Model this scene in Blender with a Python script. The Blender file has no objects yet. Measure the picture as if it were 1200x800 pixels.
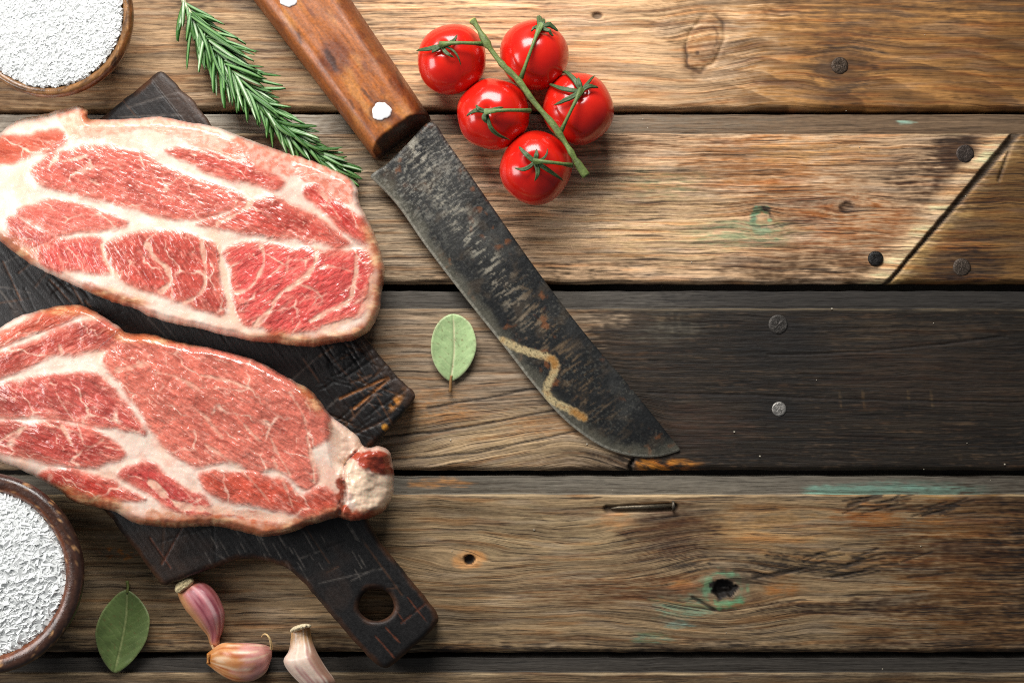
import bpy, math, random
import numpy as np
from mathutils import Vector, Matrix
rnd = random.Random(7); rs = np.random.RandomState(11)
scn = bpy.context.scene; COL = scn.collection
# ------------------------------------------------------------------ camera, light, exposure
S = 2000.0            # photograph pixels per metre on the table top
H = 0.8333            # camera height above the planks
cam = bpy.data.cameras.new('camera'); cam.lens = 50; cam.sensor_width = 36; cam.clip_start = .01; cam.clip_end = 20
co = bpy.data.objects.new('camera', cam); COL.objects.link(co); co.location = (0, 0, H); scn.camera = co
W = bpy.data.worlds.new('World'); scn.world = W; W.use_nodes = True
W.node_tree.nodes['Background'].inputs[0].default_value = (.86, .93, 1, 1)
W.node_tree.nodes['Background'].inputs[1].default_value = 0.11
def area(name, loc, aim, sx, sy, power, col):
    l = bpy.data.lights.new(name, 'AREA'); l.shape = 'RECTANGLE'; l.size = sx; l.size_y = sy; l.energy = power; l.color = col
    o = bpy.data.objects.new(name, l); COL.objects.link(o); o.location = loc
    o.rotation_euler = (Vector(aim) - Vector(loc)).to_track_quat('-Z', 'Y').to_euler(); return o
area('softbox_lamp', (-.13, .56, .42), (-.05, .06, 0), .46, .32, 7.6, (1, .98, .95))
area('softbox_lamp', (-.66, .04, .33), (-.08, .04, 0), .36, .30, 3.3, (1, .98, .96))
scn.view_settings.view_transform = 'Standard'; scn.view_settings.look = 'None'
scn.view_settings.exposure = 0.0; scn.view_settings.gamma = 1
scn.render.engine = 'CYCLES'; scn.cycles.max_bounces = 6; scn.cycles.use_denoising = False; scn.cycles.pixel_filter_type = 'BLACKMAN_HARRIS'; scn.cycles.filter_width = 1.05

# ------------------------------------------------------------------ numeric helpers
def lin(c):
    c = np.asarray(c, float) / 255.0
    return np.where(c <= .04045, c / 12.92, ((c + .055) / 1.055) ** 2.4)
def sm(a, b, x):
    t = np.clip((x - a) / (b - a + 1e-12), 0, 1); return t * t * (3 - 2 * t)
def hsh(ix, iy, seed):
    h = (ix.astype(np.int64) * 374761393 + iy.astype(np.int64) * 668265263 + seed * 974634777) & 0xffffffff
    h = ((h ^ (h >> 13)) * 1274126177) & 0xffffffff
    return (h ^ (h >> 16)) & 0xffffffff
def pn(x, y, seed=0):
    x = np.asarray(x, float); y = np.asarray(y, float)
    x0 = np.floor(x); y0 = np.floor(y); fx = x - x0; fy = y - y0
    u = fx * fx * fx * (fx * (fx * 6 - 15) + 10); v = fy * fy * fy * (fy * (fy * 6 - 15) + 10)
    def g(dx, dy):
        a = hsh(x0 + dx, y0 + dy, seed) * (2 * math.pi / 4294967296.0)
        return np.cos(a) * (fx - dx) + np.sin(a) * (fy - dy)
    a = g(0, 0); b = g(1, 0); c = g(0, 1); d = g(1, 1)
    return 1.5 * ((a + (b - a) * u) * (1 - v) + (c + (d - c) * u) * v)
def fbm(x, y, o=3, seed=0, gain=.5):
    r = 0; a = 1; t = 0
    for i in range(o):
        r = r + a * pn(x * 2 ** i, y * 2 ** i, seed + i * 17); t += a; a *= gain
    return r / t
def mixc(c, col, m):
    return c + (np.asarray(col, float) - c) * np.clip(m, 0, 1)[..., None]
def cat(pts, n=8, closed=True):
    P_ = np.asarray(pts, float); N = len(P_); out = []
    for i in range(N if closed else N - 1):
        if closed: p0, p1, p2, p3 = P_[i - 1], P_[i], P_[(i + 1) % N], P_[(i + 2) % N]
        else: p0, p1, p2, p3 = P_[max(i - 1, 0)], P_[i], P_[i + 1], P_[min(i + 2, N - 1)]
        for k in range(n):
            t = k / n
            out.append(.5 * (2 * p1 + (p2 - p0) * t + (2 * p0 - 5 * p1 + 4 * p2 - p3) * t * t + (3 * p1 - p0 - 3 * p2 + p3) * t ** 3))
    if not closed: out.append(P_[-1])
    return np.array(out)
def resample(p, step, closed=True):
    q = np.vstack([p, p[:1]]) if closed else p
    d = np.r_[0, np.cumsum(np.hypot(*np.diff(q, axis=0).T))]
    n = max(3, int(d[-1] / step)); t = np.linspace(0, d[-1], n, endpoint=not closed)
    return np.c_[np.interp(t, d, q[:, 0]), np.interp(t, d, q[:, 1])]
def segdist(x, y, pl, closed=False, near=False):
    """distance of the points to a polyline; optionally the nearest points"""
    best = np.full(x.shape, 1e9); bx = np.zeros(x.shape); by = np.zeros(x.shape)
    q = np.vstack([pl, pl[:1]]) if closed else np.asarray(pl, float)
    for (ax, ay), (cx, cy) in zip(q[:-1], q[1:]):
        dx, dy = cx - ax, cy - ay; L = dx * dx + dy * dy + 1e-12
        t = np.clip(((x - ax) * dx + (y - ay) * dy) / L, 0, 1)
        px = ax + t * dx; py = ay + t * dy; d = (x - px) ** 2 + (y - py) ** 2
        m = d < best; best = np.where(m, d, best)
        if near: bx = np.where(m, px, bx); by = np.where(m, py, by)
    return (np.sqrt(best), bx, by) if near else np.sqrt(best)
def inside(x, y, pl):
    r = np.zeros(x.shape, bool); q = np.vstack([pl, pl[:1]])
    for (ax, ay), (cx, cy) in zip(q[:-1], q[1:]):
        if ay == cy: continue
        r ^= ((ay > y) != (cy > y)) & (x < (cx - ax) * (y - ay) / (cy - ay) + ax)
    return r
def sdf(x, y, pl):
    d = segdist(x, y, pl, True); return np.where(inside(x, y, pl), d, -d)   # positive inside
def PW(px, py, z):
    px = np.asarray(px, float); py = np.asarray(py, float); z = np.broadcast_to(np.asarray(z, float), px.shape)
    k = (H - z) / H
    return np.stack([(px - 600) / S * k, (400 - py) / S * k, z], -1)
def pw(px, py, z=0): return Vector([float(t) for t in PW(np.array(px), np.array(py), z)])

# ------------------------------------------------------------------ scene helpers
def tagit(o, label=None, cat_=None, group=None, kind=None):
    for k, v in (('label', label), ('category', cat_), ('group', group), ('kind', kind)):
        if v: o[k] = v
    return o
def thing(name, loc, label, cat_, group=None, kind=None):
    o = bpy.data.objects.new(name, None); o.empty_display_size = .02; COL.objects.link(o); o.location = loc
    o['org'] = [float(t) for t in loc]
    return tagit(o, label, cat_, group, kind)
def mobj(name, V, faces, mat, parent=None, loc=None, smooth=True, attrs=None):
    V = np.asarray(V, float)
    if parent is not None and parent.get('org') is not None: org = np.array(list(parent['org']))
    elif loc is not None: org = np.array(loc, float)
    else: org = np.zeros(3)
    V = V - org
    me = bpy.data.meshes.new(name)
    faces = [np.asarray(f, np.int32) for f in faces if len(f)]
    me.vertices.add(len(V)); me.vertices.foreach_set('co', V.astype(np.float32).ravel())
    nl = sum(f.size for f in faces); npoly = sum(len(f) for f in faces)
    me.loops.add(nl); me.polygons.add(npoly)
    me.loops.foreach_set('vertex_index', np.concatenate([f.ravel() for f in faces]))
    tot = np.concatenate([np.full(len(f), f.shape[1], np.int32) for f in faces])
    me.polygons.foreach_set('loop_start', np.r_[0, np.cumsum(tot)[:-1]].astype(np.int32))
    me.polygons.foreach_set('use_smooth', np.full(npoly, smooth))
    me.update(calc_edges=True)
    for k, a in (attrs or {}).items():
        a = np.asarray(a, float)
        if a.shape[1] == 3: a = np.c_[a, np.ones(len(a))]
        at = me.attributes.new(k, 'FLOAT_COLOR', 'POINT'); at.data.foreach_set('color', a.astype(np.float32).ravel())
    me.materials.append(mat)
    o = bpy.data.objects.new(name, me); COL.objects.link(o)
    if parent is not None: o.parent = parent
    else: o.location = org
    o['org'] = [float(t) for t in org]
    return o
class Grid: pass
def grid(loops, step):
    """fill closed outlines (pixels) with a regular quad grid whose rim is snapped to the outlines"""
    allp = np.vstack(loops); x0, y0 = allp.min(0) - step; x1, y1 = allp.max(0) + step
    X, Y = np.meshgrid(np.arange(x0, x1, step), np.arange(y0, y1, step)); sh = X.shape
    x, y = X.ravel(), Y.ravel(); ins = np.zeros(x.shape, bool)
    for l in loops: ins ^= inside(x, y, l)
    idx = np.where(ins)[0]; D = np.full(len(idx), 1e9); NX = np.zeros(len(idx)); NY = np.zeros(len(idx))
    for l in loops:
        d, a, b = segdist(x[idx], y[idx], l, True, True); m = d < D
        D = np.where(m, d, D); NX = np.where(m, a, NX); NY = np.where(m, b, NY)
    keep = np.zeros(len(x), bool); keep[idx[D > .3 * step]] = True; K = keep.reshape(sh)
    q = K[:-1, :-1] & K[1:, :-1] & K[1:, 1:] & K[:-1, 1:]
    for _ in range(2):                       # drop single-cell whiskers
        n = np.zeros(q.shape, int); n[1:] += q[:-1]; n[:-1] += q[1:]; n[:, 1:] += q[:, :-1]; n[:, :-1] += q[:, 1:]
        q &= n >= 2
    j, i = np.where(q); w = sh[1]
    Q = np.stack([j * w + i, (j + 1) * w + i, (j + 1) * w + i + 1, j * w + i + 1], -1)
    used = np.unique(Q); rem = np.full(len(x), -1); rem[used] = np.arange(len(used)); Q = rem[Q]
    g = Grid(); g.Q = Q; pos = np.full(len(x), -1); pos[idx] = np.arange(len(idx)); pu = pos[used]
    g.x = x[used].copy(); g.y = y[used].copy(); g.d = D[pu].copy()
    E = np.concatenate([Q[:, [0, 1]], Q[:, [1, 2]], Q[:, [2, 3]], Q[:, [3, 0]]])
    key = E[:, 0].astype(np.int64) * (len(used) + 1) + E[:, 1]; rkey = E[:, 1].astype(np.int64) * (len(used) + 1) + E[:, 0]
    g.E = E[~np.isin(key, rkey)]; g.b = np.unique(g.E)
    nx, ny = NX[pu][g.b], NY[pu][g.b]; vx, vy = nx - g.x[g.b], ny - g.y[g.b]; L = np.hypot(vx, vy) + 1e-9
    g.nx, g.ny = vx / L, vy / L; g.x[g.b] = nx; g.y[g.b] = ny; g.d[g.b] = 0
    return g
def solid(name, g, z, rings, zbot, mat, parent=None, loc=None, attrs=None, smooth=True):
    """top sheet g at heights z, then rings (outward px, fraction down to zbot), then a bottom sheet"""
    n = len(g.x); nb = len(g.b); bi = np.full(n, -1); bi[g.b] = np.arange(nb)
    z = np.broadcast_to(z, g.x.shape).astype(float); zbot = np.broadcast_to(zbot, g.x.shape).astype(float)
    V = [PW(g.x, g.y, z)]; F = [g.Q]; src = [np.arange(n)]; prev = np.arange(n)[g.b]; cnt = n
    for off, fr in rings:
        zz = z[g.b] + (zbot[g.b] - z[g.b]) * fr
        V.append(PW(g.x[g.b] + g.nx * off, g.y[g.b] + g.ny * off, zz)); src.append(g.b)
        cur = cnt + np.arange(nb); cnt += nb
        a, b = bi[g.E[:, 0]], bi[g.E[:, 1]]
        F.append(np.stack([prev[b], prev[a], cur[a], cur[b]], -1)); prev = cur
    inn = np.where(bi < 0)[0]; m = np.zeros(n, int); m[inn] = cnt + np.arange(len(inn)); m[g.b] = prev
    V.append(PW(g.x[inn], g.y[inn], zbot[inn])); src.append(inn); F.append(m[g.Q][:, ::-1])
    src = np.concatenate(src)
    return mobj(name, np.vstack(V), F, mat, parent, loc, smooth, {k: np.asarray(a)[src] for k, a in (attrs or {}).items()})
def tube(pts, rad, n=10, cap=True):
    pts = [Vector(p) for p in pts]; V = []; F = []; up = Vector((0, 0, 1)); L = len(pts)
    rad = [rad] * L if np.isscalar(rad) else rad
    for i, p in enumerate(pts):
        t = (pts[min(i + 1, L - 1)] - pts[max(i - 1, 0)]).normalized()
        a = t.cross(up); a = a.normalized() if a.length > 1e-6 else Vector((1, 0, 0)); b = a.cross(t)
        for k in range(n):
            w = 2 * math.pi * k / n; V.append(p + (a * math.cos(w) + b * math.sin(w)) * rad[i])
    for i in range(L - 1):
        for k in range(n): F.append((i * n + k, i * n + (k + 1) % n, (i + 1) * n + (k + 1) % n, (i + 1) * n + k))
    T = []
    if cap:
        V += [pts[0], pts[-1]]; a, b = len(V) - 2, len(V) - 1
        for k in range(n): T += [(a, (k + 1) % n, k), (b, (L - 1) * n + k, (L - 1) * n + (k + 1) % n)]
    return [tuple(v) for v in V], [F, T]
def lathe(prof, c, n=96, wob=None):
    """prof: (radius m, z) from outside bottom over the rim inwards, about the point c"""
    V = []; m = len(prof)
    for k in range(n):
        w = 2 * math.pi * k / n
        for r, z in prof:
            rr = r * (1 + (wob(w, z) if wob else 0)); V.append((c[0] + rr * math.cos(w), c[1] + rr * math.sin(w), z))
    F = [(k * m + i, ((k + 1) % n) * m + i, ((k + 1) % n) * m + i + 1, k * m + i + 1) for k in range(n) for i in range(m - 1)]
    return np.array(V), [F]

# ------------------------------------------------------------------ materials
class NT:
    def __init__(s, name):
        s.m = bpy.data.materials.new(name); s.m.use_nodes = True; s.t = s.m.node_tree; s.b = s.t.nodes['Principled BSDF']
    def n(s, typ, **kw):
        o = s.t.nodes.new(typ)
        for k, v in kw.items(): setattr(o, k, v)
        return o
    def l(s, a, b): s.t.links.new(a, b)
    def attr(s, name): return s.n('ShaderNodeAttribute', attribute_name=name)
    def scale(s, vec, sc):
        m = s.n('ShaderNodeMapping'); s.l(vec, m.inputs[0]); m.inputs['Scale'].default_value = sc; return m.outputs[0]
    def noise(s, vec, scale=1, detail=3, rough=.5, dist=0):
        o = s.n('ShaderNodeTexNoise'); s.l(vec, o.inputs['Vector'])
        for k, v in (('Scale', scale), ('Detail', detail), ('Roughness', rough), ('Distortion', dist)): o.inputs[k].default_value = v
        return o.outputs['Fac']
    def rng(s, v, a, b, c, d, smooth=False):
        o = s.n('ShaderNodeMapRange'); o.interpolation_type = 'SMOOTHSTEP' if smooth else 'LINEAR'
        s.l(v, o.inputs[0])
        for i, t in enumerate((a, b, c, d)): o.inputs[i + 1].default_value = t
        return o.outputs[0]
    def math(s, op, a, b):
        o = s.n('ShaderNodeMath', operation=op)
        for i, t in enumerate((a, b)):
            if isinstance(t, (int, float)): o.inputs[i].default_value = t
            else: s.l(t, o.inputs[i])
        return o.outputs[0]
    def mix(s, fac, a, b, mode='MIX'):
        o = s.n('ShaderNodeMix', data_type='RGBA', blend_type=mode)
        for i, t in ((0, fac), (6, a), (7, b)):
            if isinstance(t, (int, float)): o.inputs[i].default_value = t
            elif isinstance(t, tuple): o.inputs[i].default_value = (*t, 1)
            else: s.l(t, o.inputs[i])
        return o.outputs[2]
    def grey(s, v):
        o = s.n('ShaderNodeCombineColor'); [s.l(v, o.inputs[i]) for i in range(3)]; return o.outputs[0]
    def bump(s, h, strength=.5, dist=.001, prev=None):
        o = s.n('ShaderNodeBump'); o.inputs['Strength'].default_value = strength; o.inputs['Distance'].default_value = dist
        s.l(h, o.inputs['Height'])
        if prev is not None: s.l(prev, o.inputs['Normal'])
        return o.outputs[0]
    def set(s, **kw):
        for k, v in kw.items():
            k = k.replace('_', ' ')
            if k == 'Base Color' and isinstance(v, tuple): v = (*v, 1)
            if isinstance(v, (int, float, tuple)): s.b.inputs[k].default_value = v
            else: s.l(v, s.b.inputs[k])
        return s.m
def m_wood():
    t = NT('weathered_plank_wood'); gr = t.attr('grain').outputs['Vector']; tint = t.attr('tint').outputs['Color']
    c = t.n('ShaderNodeSeparateColor'); t.l(t.attr('ctl').outputs['Color'], c.inputs[0]); con, hair, glo = c.outputs
    n0 = t.noise(t.scale(gr, (.22, 6, 1)), 1, 3, .55); n1 = t.noise(t.scale(gr, (.5, 19, 1)), 1, 5, .66, .15); n2 = t.noise(t.scale(gr, (1.5, 62, 1)), 1, 3, .65, .2)
    n3 = t.noise(t.scale(gr, (13, 42, 1)), 1, 3, .7); f = None
    for n_, w_ in ((n0, 1.3), (n1, 2.0), (n2, 2.5), (n3, 1.05)):
        q = t.math('MULTIPLY', t.math('SUBTRACT', n_, .5), w_); f = q if f is None else t.math('ADD', f, q)
    f = t.math('MULTIPLY', f, con)
    g = t.math('MAXIMUM', t.math('ADD', f, 1.0), .16)
    col = t.mix(1, tint, t.grey(g), 'MULTIPLY')
    col = t.mix(t.rng(f, -.1, -.8, 0, .8), col, t.mix(1, col, (1.0, .82, .66), 'MULTIPLY'))
    hl = t.rng(t.noise(t.scale(gr, (1.3, 50, 1)), 1, 3, .6, .5), .575, .65, 0, 1, True)
    hl = t.math('MULTIPLY', hl, hair)
    col = t.mix(hl, col, t.mix(1, tint, (.13, .11, .10), 'MULTIPLY'))
    h = t.math('SUBTRACT', t.math('ADD', t.math('MULTIPLY', f, .5), .5), t.math('MULTIPLY', hl, .6))
    return t.set(Base_Color=col, Roughness=t.rng(glo, 0, 1, .72, .34), Specular_IOR_Level=.42, Normal=t.bump(h, .55, .0007))
def m_attr(name, rough=.5, nscale=300, namt=.3, bscale=500, bstr=.3, bdist=.0006, **kw):
    """colour from the mesh attribute 'tint', broken up by fine noise"""
    t = NT(name); a = t.attr('tint').outputs['Color']; oc = t.n('ShaderNodeTexCoord').outputs['Object']
    n = t.noise(oc, nscale, 4, .65)
    col = t.mix(1, a, t.grey(t.rng(n, .25, .75, 1 - namt, 1 + namt)), 'MULTIPLY')
    b = t.noise(oc, bscale, 4, .6)
    r = t.rng(t.noise(oc, nscale * .6, 3, .6), .3, .7, max(rough - .12, .03), rough + .12)
    return t.set(Base_Color=col, Roughness=r, Normal=t.bump(b, bstr, bdist), **kw)
WOOD = m_wood()

# ------------------------------------------------------------------ the table of planks
KN = [(845, 690, 80, 42, .97), (549, 655, 75, 26, .95), (826, 50, 46, 44, .35), (985, 77, 40, 24, .7), (990, 243, 26, 12, .8), (893, 258, 24, 16, .8), (700, 18, 14, 8, .8)]
def blob(x, y, cx, cy, rx, ry, seed=0, na=.35):
    w = fbm(x / 60.0, y / 14.0, 3, seed) * na + fbm(x / 14., y / 5., 2, seed + 5) * na * .5
    return sm(1.25, .35, np.hypot((x - cx) / rx, (y - cy) / ry) + w)
def wood_fields(x, y, idx, strip):
    v = y + 5 * fbm(x / 330., y / 45., 2, 3 + idx) + 1.5 * fbm(x / 60., y / 25., 2, 13 + idx)
    v = v - idx * 3.7; u = x.copy()
    if not strip:
        for cx, cy, sx, sy, a in KN:
            e = np.exp(-(((x - cx) / sx) ** 2 + ((y - cy) / sy) ** 2)); v = v - (y - cy) * a * e
        if idx <= 0:
            vr = np.hypot((x - 660) * .17, y - 134 + 7 * fbm(x / 90., y / 30., 2, 5)) + 2.5 * fbm(x / 40., y / 12., 2, 7)
            m = .16 * sm(760, 930, x); v = v * (1 - m) + (200 - vr) * m
        if idx == 2:       # slanting grain lines in the lower left
            m = sm(800, 640, x) * sm(430, 500, y); v = v + m * .16 * (x - 450)
        if idx == 3:
            m = np.exp(-((x - 620) / 170) ** 2 - ((y - 640) / 40) ** 2); v = v - m * 22
    grain = np.stack([u / 100. + idx * 61.3 + (7 if strip else 0), v / 100. + idx * 17.1 + (3 if strip else 0), np.full(x.shape, idx * .77)], -1)
    one = np.ones(x.shape); con = one * .98; hair = one * .6; glo = one * .12
    st = fbm(u / 55., v / 2.6, 4, 140 + idx, .65) * 1.5 + .5 * fbm(u / 12., v / 4., 2, 150 + idx)
    def paint(c, rgb, m):
        m = np.clip(m, 0, 1); return mixc(c, lin(rgb), np.clip(m + 1.1 * st * 4 * m * (1 - m), 0, 1))
    if strip:
        base = {0: (120, 104, 84), 1: (138, 121, 101), 2: (92, 86, 78), 3: (118, 110, 97), 4: (66, 61, 55), -1: (120, 104, 84)}.get(idx, (110, 95, 80))
        c = np.tile(lin(base), (len(x), 1)); con *= .6; hair *= .8
        if idx == 1: c = paint(c, (116, 93, 70), sm(640, 1000, x)); c = paint(c, (150, 180, 160), .7 * blob(x, y, 1065, 143, 10, 3, 4, .9)); c = paint(c, (165, 155, 140), sm(500, 300, x) * .8)
        if idx == 2: c = paint(c, (50, 46, 42), sm(620, 900, x))
        if idx == 3:
            c = paint(c, (126, 164, 146), .8 * sm(935, 960, x) * sm(1185, 1120, x) * sm(567, 573, y + 2.5 * fbm(x / 20., y / 6., 2, 8)) + .35 * blob(x, y, 1070, 568, 90, 6, 3))
            c = paint(c, (70, 62, 52), sm(900, 1250, x) * .6); c = paint(c, (200, 145, 90), blob(x, y, 512, 566, 34, 7, 6, .9) * .7)
        c = c * (1 + .3 * st)[:, None]
        dz = .00012 * fbm(u / 60., v / 2.2, 3, 33 + idx)
        return grain, c, con, hair, glo, dz
    if idx <= 0:
        c = np.tile(lin((202, 170, 134)), (len(x), 1)); con *= .62; hair *= .6
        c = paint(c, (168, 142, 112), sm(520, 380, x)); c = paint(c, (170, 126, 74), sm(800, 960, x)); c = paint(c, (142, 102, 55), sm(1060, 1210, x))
        c = paint(c, (112, 82, 50), .75 * sm(860, 930, x) * sm(34, 4, y + 8 * fbm(x / 80., y / 20., 2, 9)))
        c = paint(c, (82, 60, 40), .85 * blob(x, y, 988, 80, 46, 48, 2)); c = paint(c, (120, 88, 56), .6 * blob(x, y, 1010, 30, 80, 26, 12))
        c = paint(c, (150, 120, 85), .55 * blob(x, y, 800, 20, 60, 40, 22)); c = paint(c, (130, 100, 68), .7 * blob(x, y, 70, 110, 240, 24, 15))
        # cathedral figure
        fr_ = (vr / 15.5) % 1; ring = sm(0, .75, fr_) * sm(1, .93, fr_)
        c = mixc(c, lin((92, 62, 30)), .8 * ring * sm(740, 900, x) * sm(14, 60, y) * (.75 + .6 * fbm(x / 60., y / 9., 2, 16)))
        ring2 = (.5 + .5 * np.sin(v * (2 * math.pi / 8.5) + 2 * fbm(x / 90., y / 30., 2, 26))) ** 3
        c = paint(c, (112, 88, 66), .5 * ring2 * sm(700, 560, x))
        rr = np.hypot((x - 826 - (52 - y) * .25) / 21, (y - 50) / 33) + .16 * fbm(x / 12., y / 12., 2, 18)
        c = paint(c, (150, 108, 66), sm(1.05, .7, rr) * .55)
        an = np.arctan2((y - 50) / 33, (x - 826 - (52 - y) * .25) / 21); cres = np.maximum(sm(1.5, .6, np.abs(an - 2.3)), .8 * sm(.7, .2, np.abs(an + 1.0)))
        c = mixc(c, lin((58, 38, 22)), .9 * cres * sm(.12, .03, np.abs(rr - 1 + .05 * fbm(x / 7., y / 7., 2, 28)))); c = mixc(c, lin((104, 74, 46)), .5 * sm(.35, .0, np.abs(rr - 1.1)) * cres)
        c = mixc(c, lin((96, 66, 40)), .6 * sm(.07, .02, np.abs(rr - .62)) * sm(1.2, .5, np.abs(an + .4))); c = mixc(c, lin((60, 40, 26)), .8 * sm(3.5, 1.5, np.hypot(x - 817, y - 62)))
        c = paint(c, (80, 60, 42), .5 * blob(x, y, 230, 4, 60, 9, 19)); glo += .10 * sm(800, 1000, x)
    elif idx == 1:
        c = np.tile(lin((200, 170, 139)), (len(x), 1)); con *= 1.0
        c = paint(c, (163, 146, 124), sm(600, 470, x)); c = paint(c, (206, 178, 138), .6 * blob(x, y, 770, 260, 130, 60, 31)); c = paint(c, (150, 116, 86), .5 * blob(x, y, 700, 170, 130, 16, 32))
        c = paint(c, (166, 116, 70), .75 * blob(x, y, 895, 195, 110, 50, 33)); c = paint(c, (160, 100, 50), .55 * blob(x, y, 990, 265, 110, 46, 34)); c = paint(c, (204, 160, 108), .5 * blob(x, y, 960, 178, 90, 16, 36))
        c = paint(c, (108, 82, 56), .7 * blob(x, y, 960, 318, 130, 22, 35)); c = paint(c, (112, 92, 70), .45 * blob(x, y, 620, 318, 200, 18, 39))
        s_ = (x - 1190) * (175 / 230.2) + (y - 158) * (150 / 230.2)      # signed distance from the saw cut
        c = paint(c, (118, 88, 50), sm(-6, 14, s_)); c = paint(c, (92, 68, 42), sm(1185, 1260, x))
        c = paint(c, (64, 42, 26), .95 * blob(x, y, 1126, 183, 46, 36, 37)); c = paint(c, (88, 58, 34), .55 * blob(x, y, 1085, 215, 50, 40, 41))
        c = paint(c, (150, 98, 48), .7 * blob(x, y, 1098, 283, 60, 18, 38) * sm(-4, 8, s_)); c = paint(c, (70, 50, 34), .8 * blob(x, y, 1130, 312, 50, 24, 42))
        wv = 9 * fbm(x / 40., y / 5., 3, 43)
        c = mixc(c, lin((248, 214, 174)), .98 * sm(-32, -14, s_ + wv) * sm(3, -1, s_)); c = paint(c, (214, 180, 120), .9 * sm(18, 7, s_ + wv) * sm(-2, 1, s_) * sm(240, 300, y))
        c = paint(c, (170, 140, 92), .5 * sm(26, 8, s_ + wv) * sm(-2, 1, s_))
        rr = np.hypot(x - 893, (y - 258) * .85) + 3 * fbm(x / 6., y / 6., 2, 44)
        an = np.arctan2(y - 258, x - 893)
        c = paint(c, (112, 158, 132), .85 * sm(5.5, 2, np.abs(rr - 11)) * sm(.6, 1.1, np.abs(an))); c = paint(c, (124, 178, 142), .8 * sm(4, 1, np.hypot(x - 902, y - 258)))
        c = paint(c, (64, 44, 30), .8 * sm(2.6, 1, np.abs(rr - 12)) * sm(1.0, .4, np.abs(an + .9)))
        c = paint(c, (150, 165, 130), .5 * blob(x, y, 870, 274, 80, 18, 45)); c = paint(c, (140, 150, 120), .3 * blob(x, y, 780, 215, 60, 20, 46))
        c = paint(c, (70, 46, 28), .8 * sm(1.2, .8, np.hypot((x - 992) / 9, (y - 243) / 7) + .3 * fbm(x / 5., y / 5., 2, 47)))
        hair += .25; glo += .05
    elif idx == 2:
        c = np.tile(lin((148, 131, 112)), (len(x), 1)); con *= .8; hair += .25
        c = paint(c, (172, 150, 118), .8 * blob(x, y, 600, 515, 170, 42, 51)); c = paint(c, (196, 150, 100), .35 * blob(x, y, 500, 475, 60, 26, 52)); c = paint(c, (178, 138, 98), .5 * blob(x, y, 660, 500, 90, 14, 56))
        k = sm(575, 840, x + 90 * fbm(x / 110., y / 40., 4, 53, .6) - .3 * (y - 455))
        c = paint(c, (112, 96, 78), k * .5); c = paint(c, (64, 53, 42), sm(.3, .7, k)); c = paint(c, (33, 27, 20), k ** 1.5 * .97); c = paint(c, (84, 68, 52), .28 * k * sm(.15, .6, st))
        c = paint(c, (72, 60, 46), .55 * blob(x, y, 1040, 385, 130, 14, 54, .7)); c = paint(c, (56, 44, 34), .6 * blob(x, y, 1090, 440, 140, 50, 57)); c = paint(c, (60, 44, 34), .5 * blob(x, y, 830, 500, 60, 30, 58))
        c = paint(c, (92, 88, 78), .4 * blob(x, y, 780, 385, 50, 20, 59)); c = paint(c, (26, 23, 21), .8 * blob(x, y, 912, 400, 60, 40, 60)); c = paint(c, (26, 23, 21), .8 * blob(x, y, 912, 480, 36, 18, 61))
        for q, xx in enumerate((792, 800, 806, 782, 846)): c = paint(c, (24, 22, 20), .3 * sm(5, 1, np.abs(x - xx + 3 * fbm(x / 9., y / 9., 2, 5))) * sm(420 - q * 6, 372, y))
        c = paint(c, (212, 142, 52), sm(-.45, .2, fbm(x / 16., y / 9., 3, 55)) * .85 * sm(743, 748, x) * sm(830, 780, x) * sm(536, 541, y))
        for q, xx in enumerate((985, 1012, 1065, 1092)): c = paint(c, (92, 76, 54), .5 * sm(2.2, .6, np.abs(x - xx - (y - 470) * .1)) * sm(456, 460, y) * sm(482, 474, y))
        con = con * (1 + .2 * k) ; hair = hair * (1 - .45 * k); glo += .08 * k
    elif idx == 3:
        c = np.tile(lin((154, 133, 104)), (len(x), 1)); con *= .8
        c = paint(c, (164, 145, 114), .7 * blob(x, y, 640, 620, 150, 40, 61)); c = paint(c, (186, 150, 104), .7 * blob(x, y, 890, 620, 110, 26, 62)); c = paint(c, (190, 158, 112), .6 * blob(x, y, 960, 655, 90, 12, 63))
        c = paint(c, (92, 66, 44), .85 * blob(x, y, 785, 622, 66, 40, 64)); c = paint(c, (182, 140, 96), .6 * blob(x, y, 722, 610, 24, 14, 65)); c = paint(c, (118, 84, 54), .55 * blob(x, y, 760, 690, 160, 24, 66))
        c = paint(c, (112, 78, 42), sm(960, 1150, x) * .85); c = paint(c, (160, 108, 58), .6 * blob(x, y, 1022, 606, 50, 20, 67)); c = paint(c, (90, 60, 34), .7 * blob(x, y, 1120, 650, 110, 24, 68)); c = paint(c, (150, 106, 58), .5 * blob(x, y, 1150, 612, 90, 16, 78))
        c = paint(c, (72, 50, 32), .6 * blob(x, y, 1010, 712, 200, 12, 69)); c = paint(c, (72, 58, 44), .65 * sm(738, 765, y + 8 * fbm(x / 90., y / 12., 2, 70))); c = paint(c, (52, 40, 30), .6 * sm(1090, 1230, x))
        c = paint(c, (190, 150, 80), .5 * blob(x, y, 1080, 578, 130, 5, 72))
        c = paint(c, (70, 60, 50), .6 * blob(x, y, 910, 660, 130, 14, 73, 1.1))
        c = paint(c, (180, 130, 78), .6 * blob(x, y, 800, 688, 22, 8, 71)); c = paint(c, (180, 130, 78), .6 * blob(x, y, 915, 690, 30, 9, 75))
        c = paint(c, (132, 158, 136), .7 * blob(x, y, 805, 712, 36, 16, 74, .9)); c = paint(c, (146, 182, 168), .75 * blob(x, y, 797, 730, 16, 6, 76, .7)); c = paint(c, (124, 152, 132), .5 * blob(x, y, 765, 745, 22, 8, 77, .9))
        rr = np.hypot((x - 849) / 19, (y - 690) / 15) + .35 * fbm(x / 9., y / 9., 2, 79)
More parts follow.
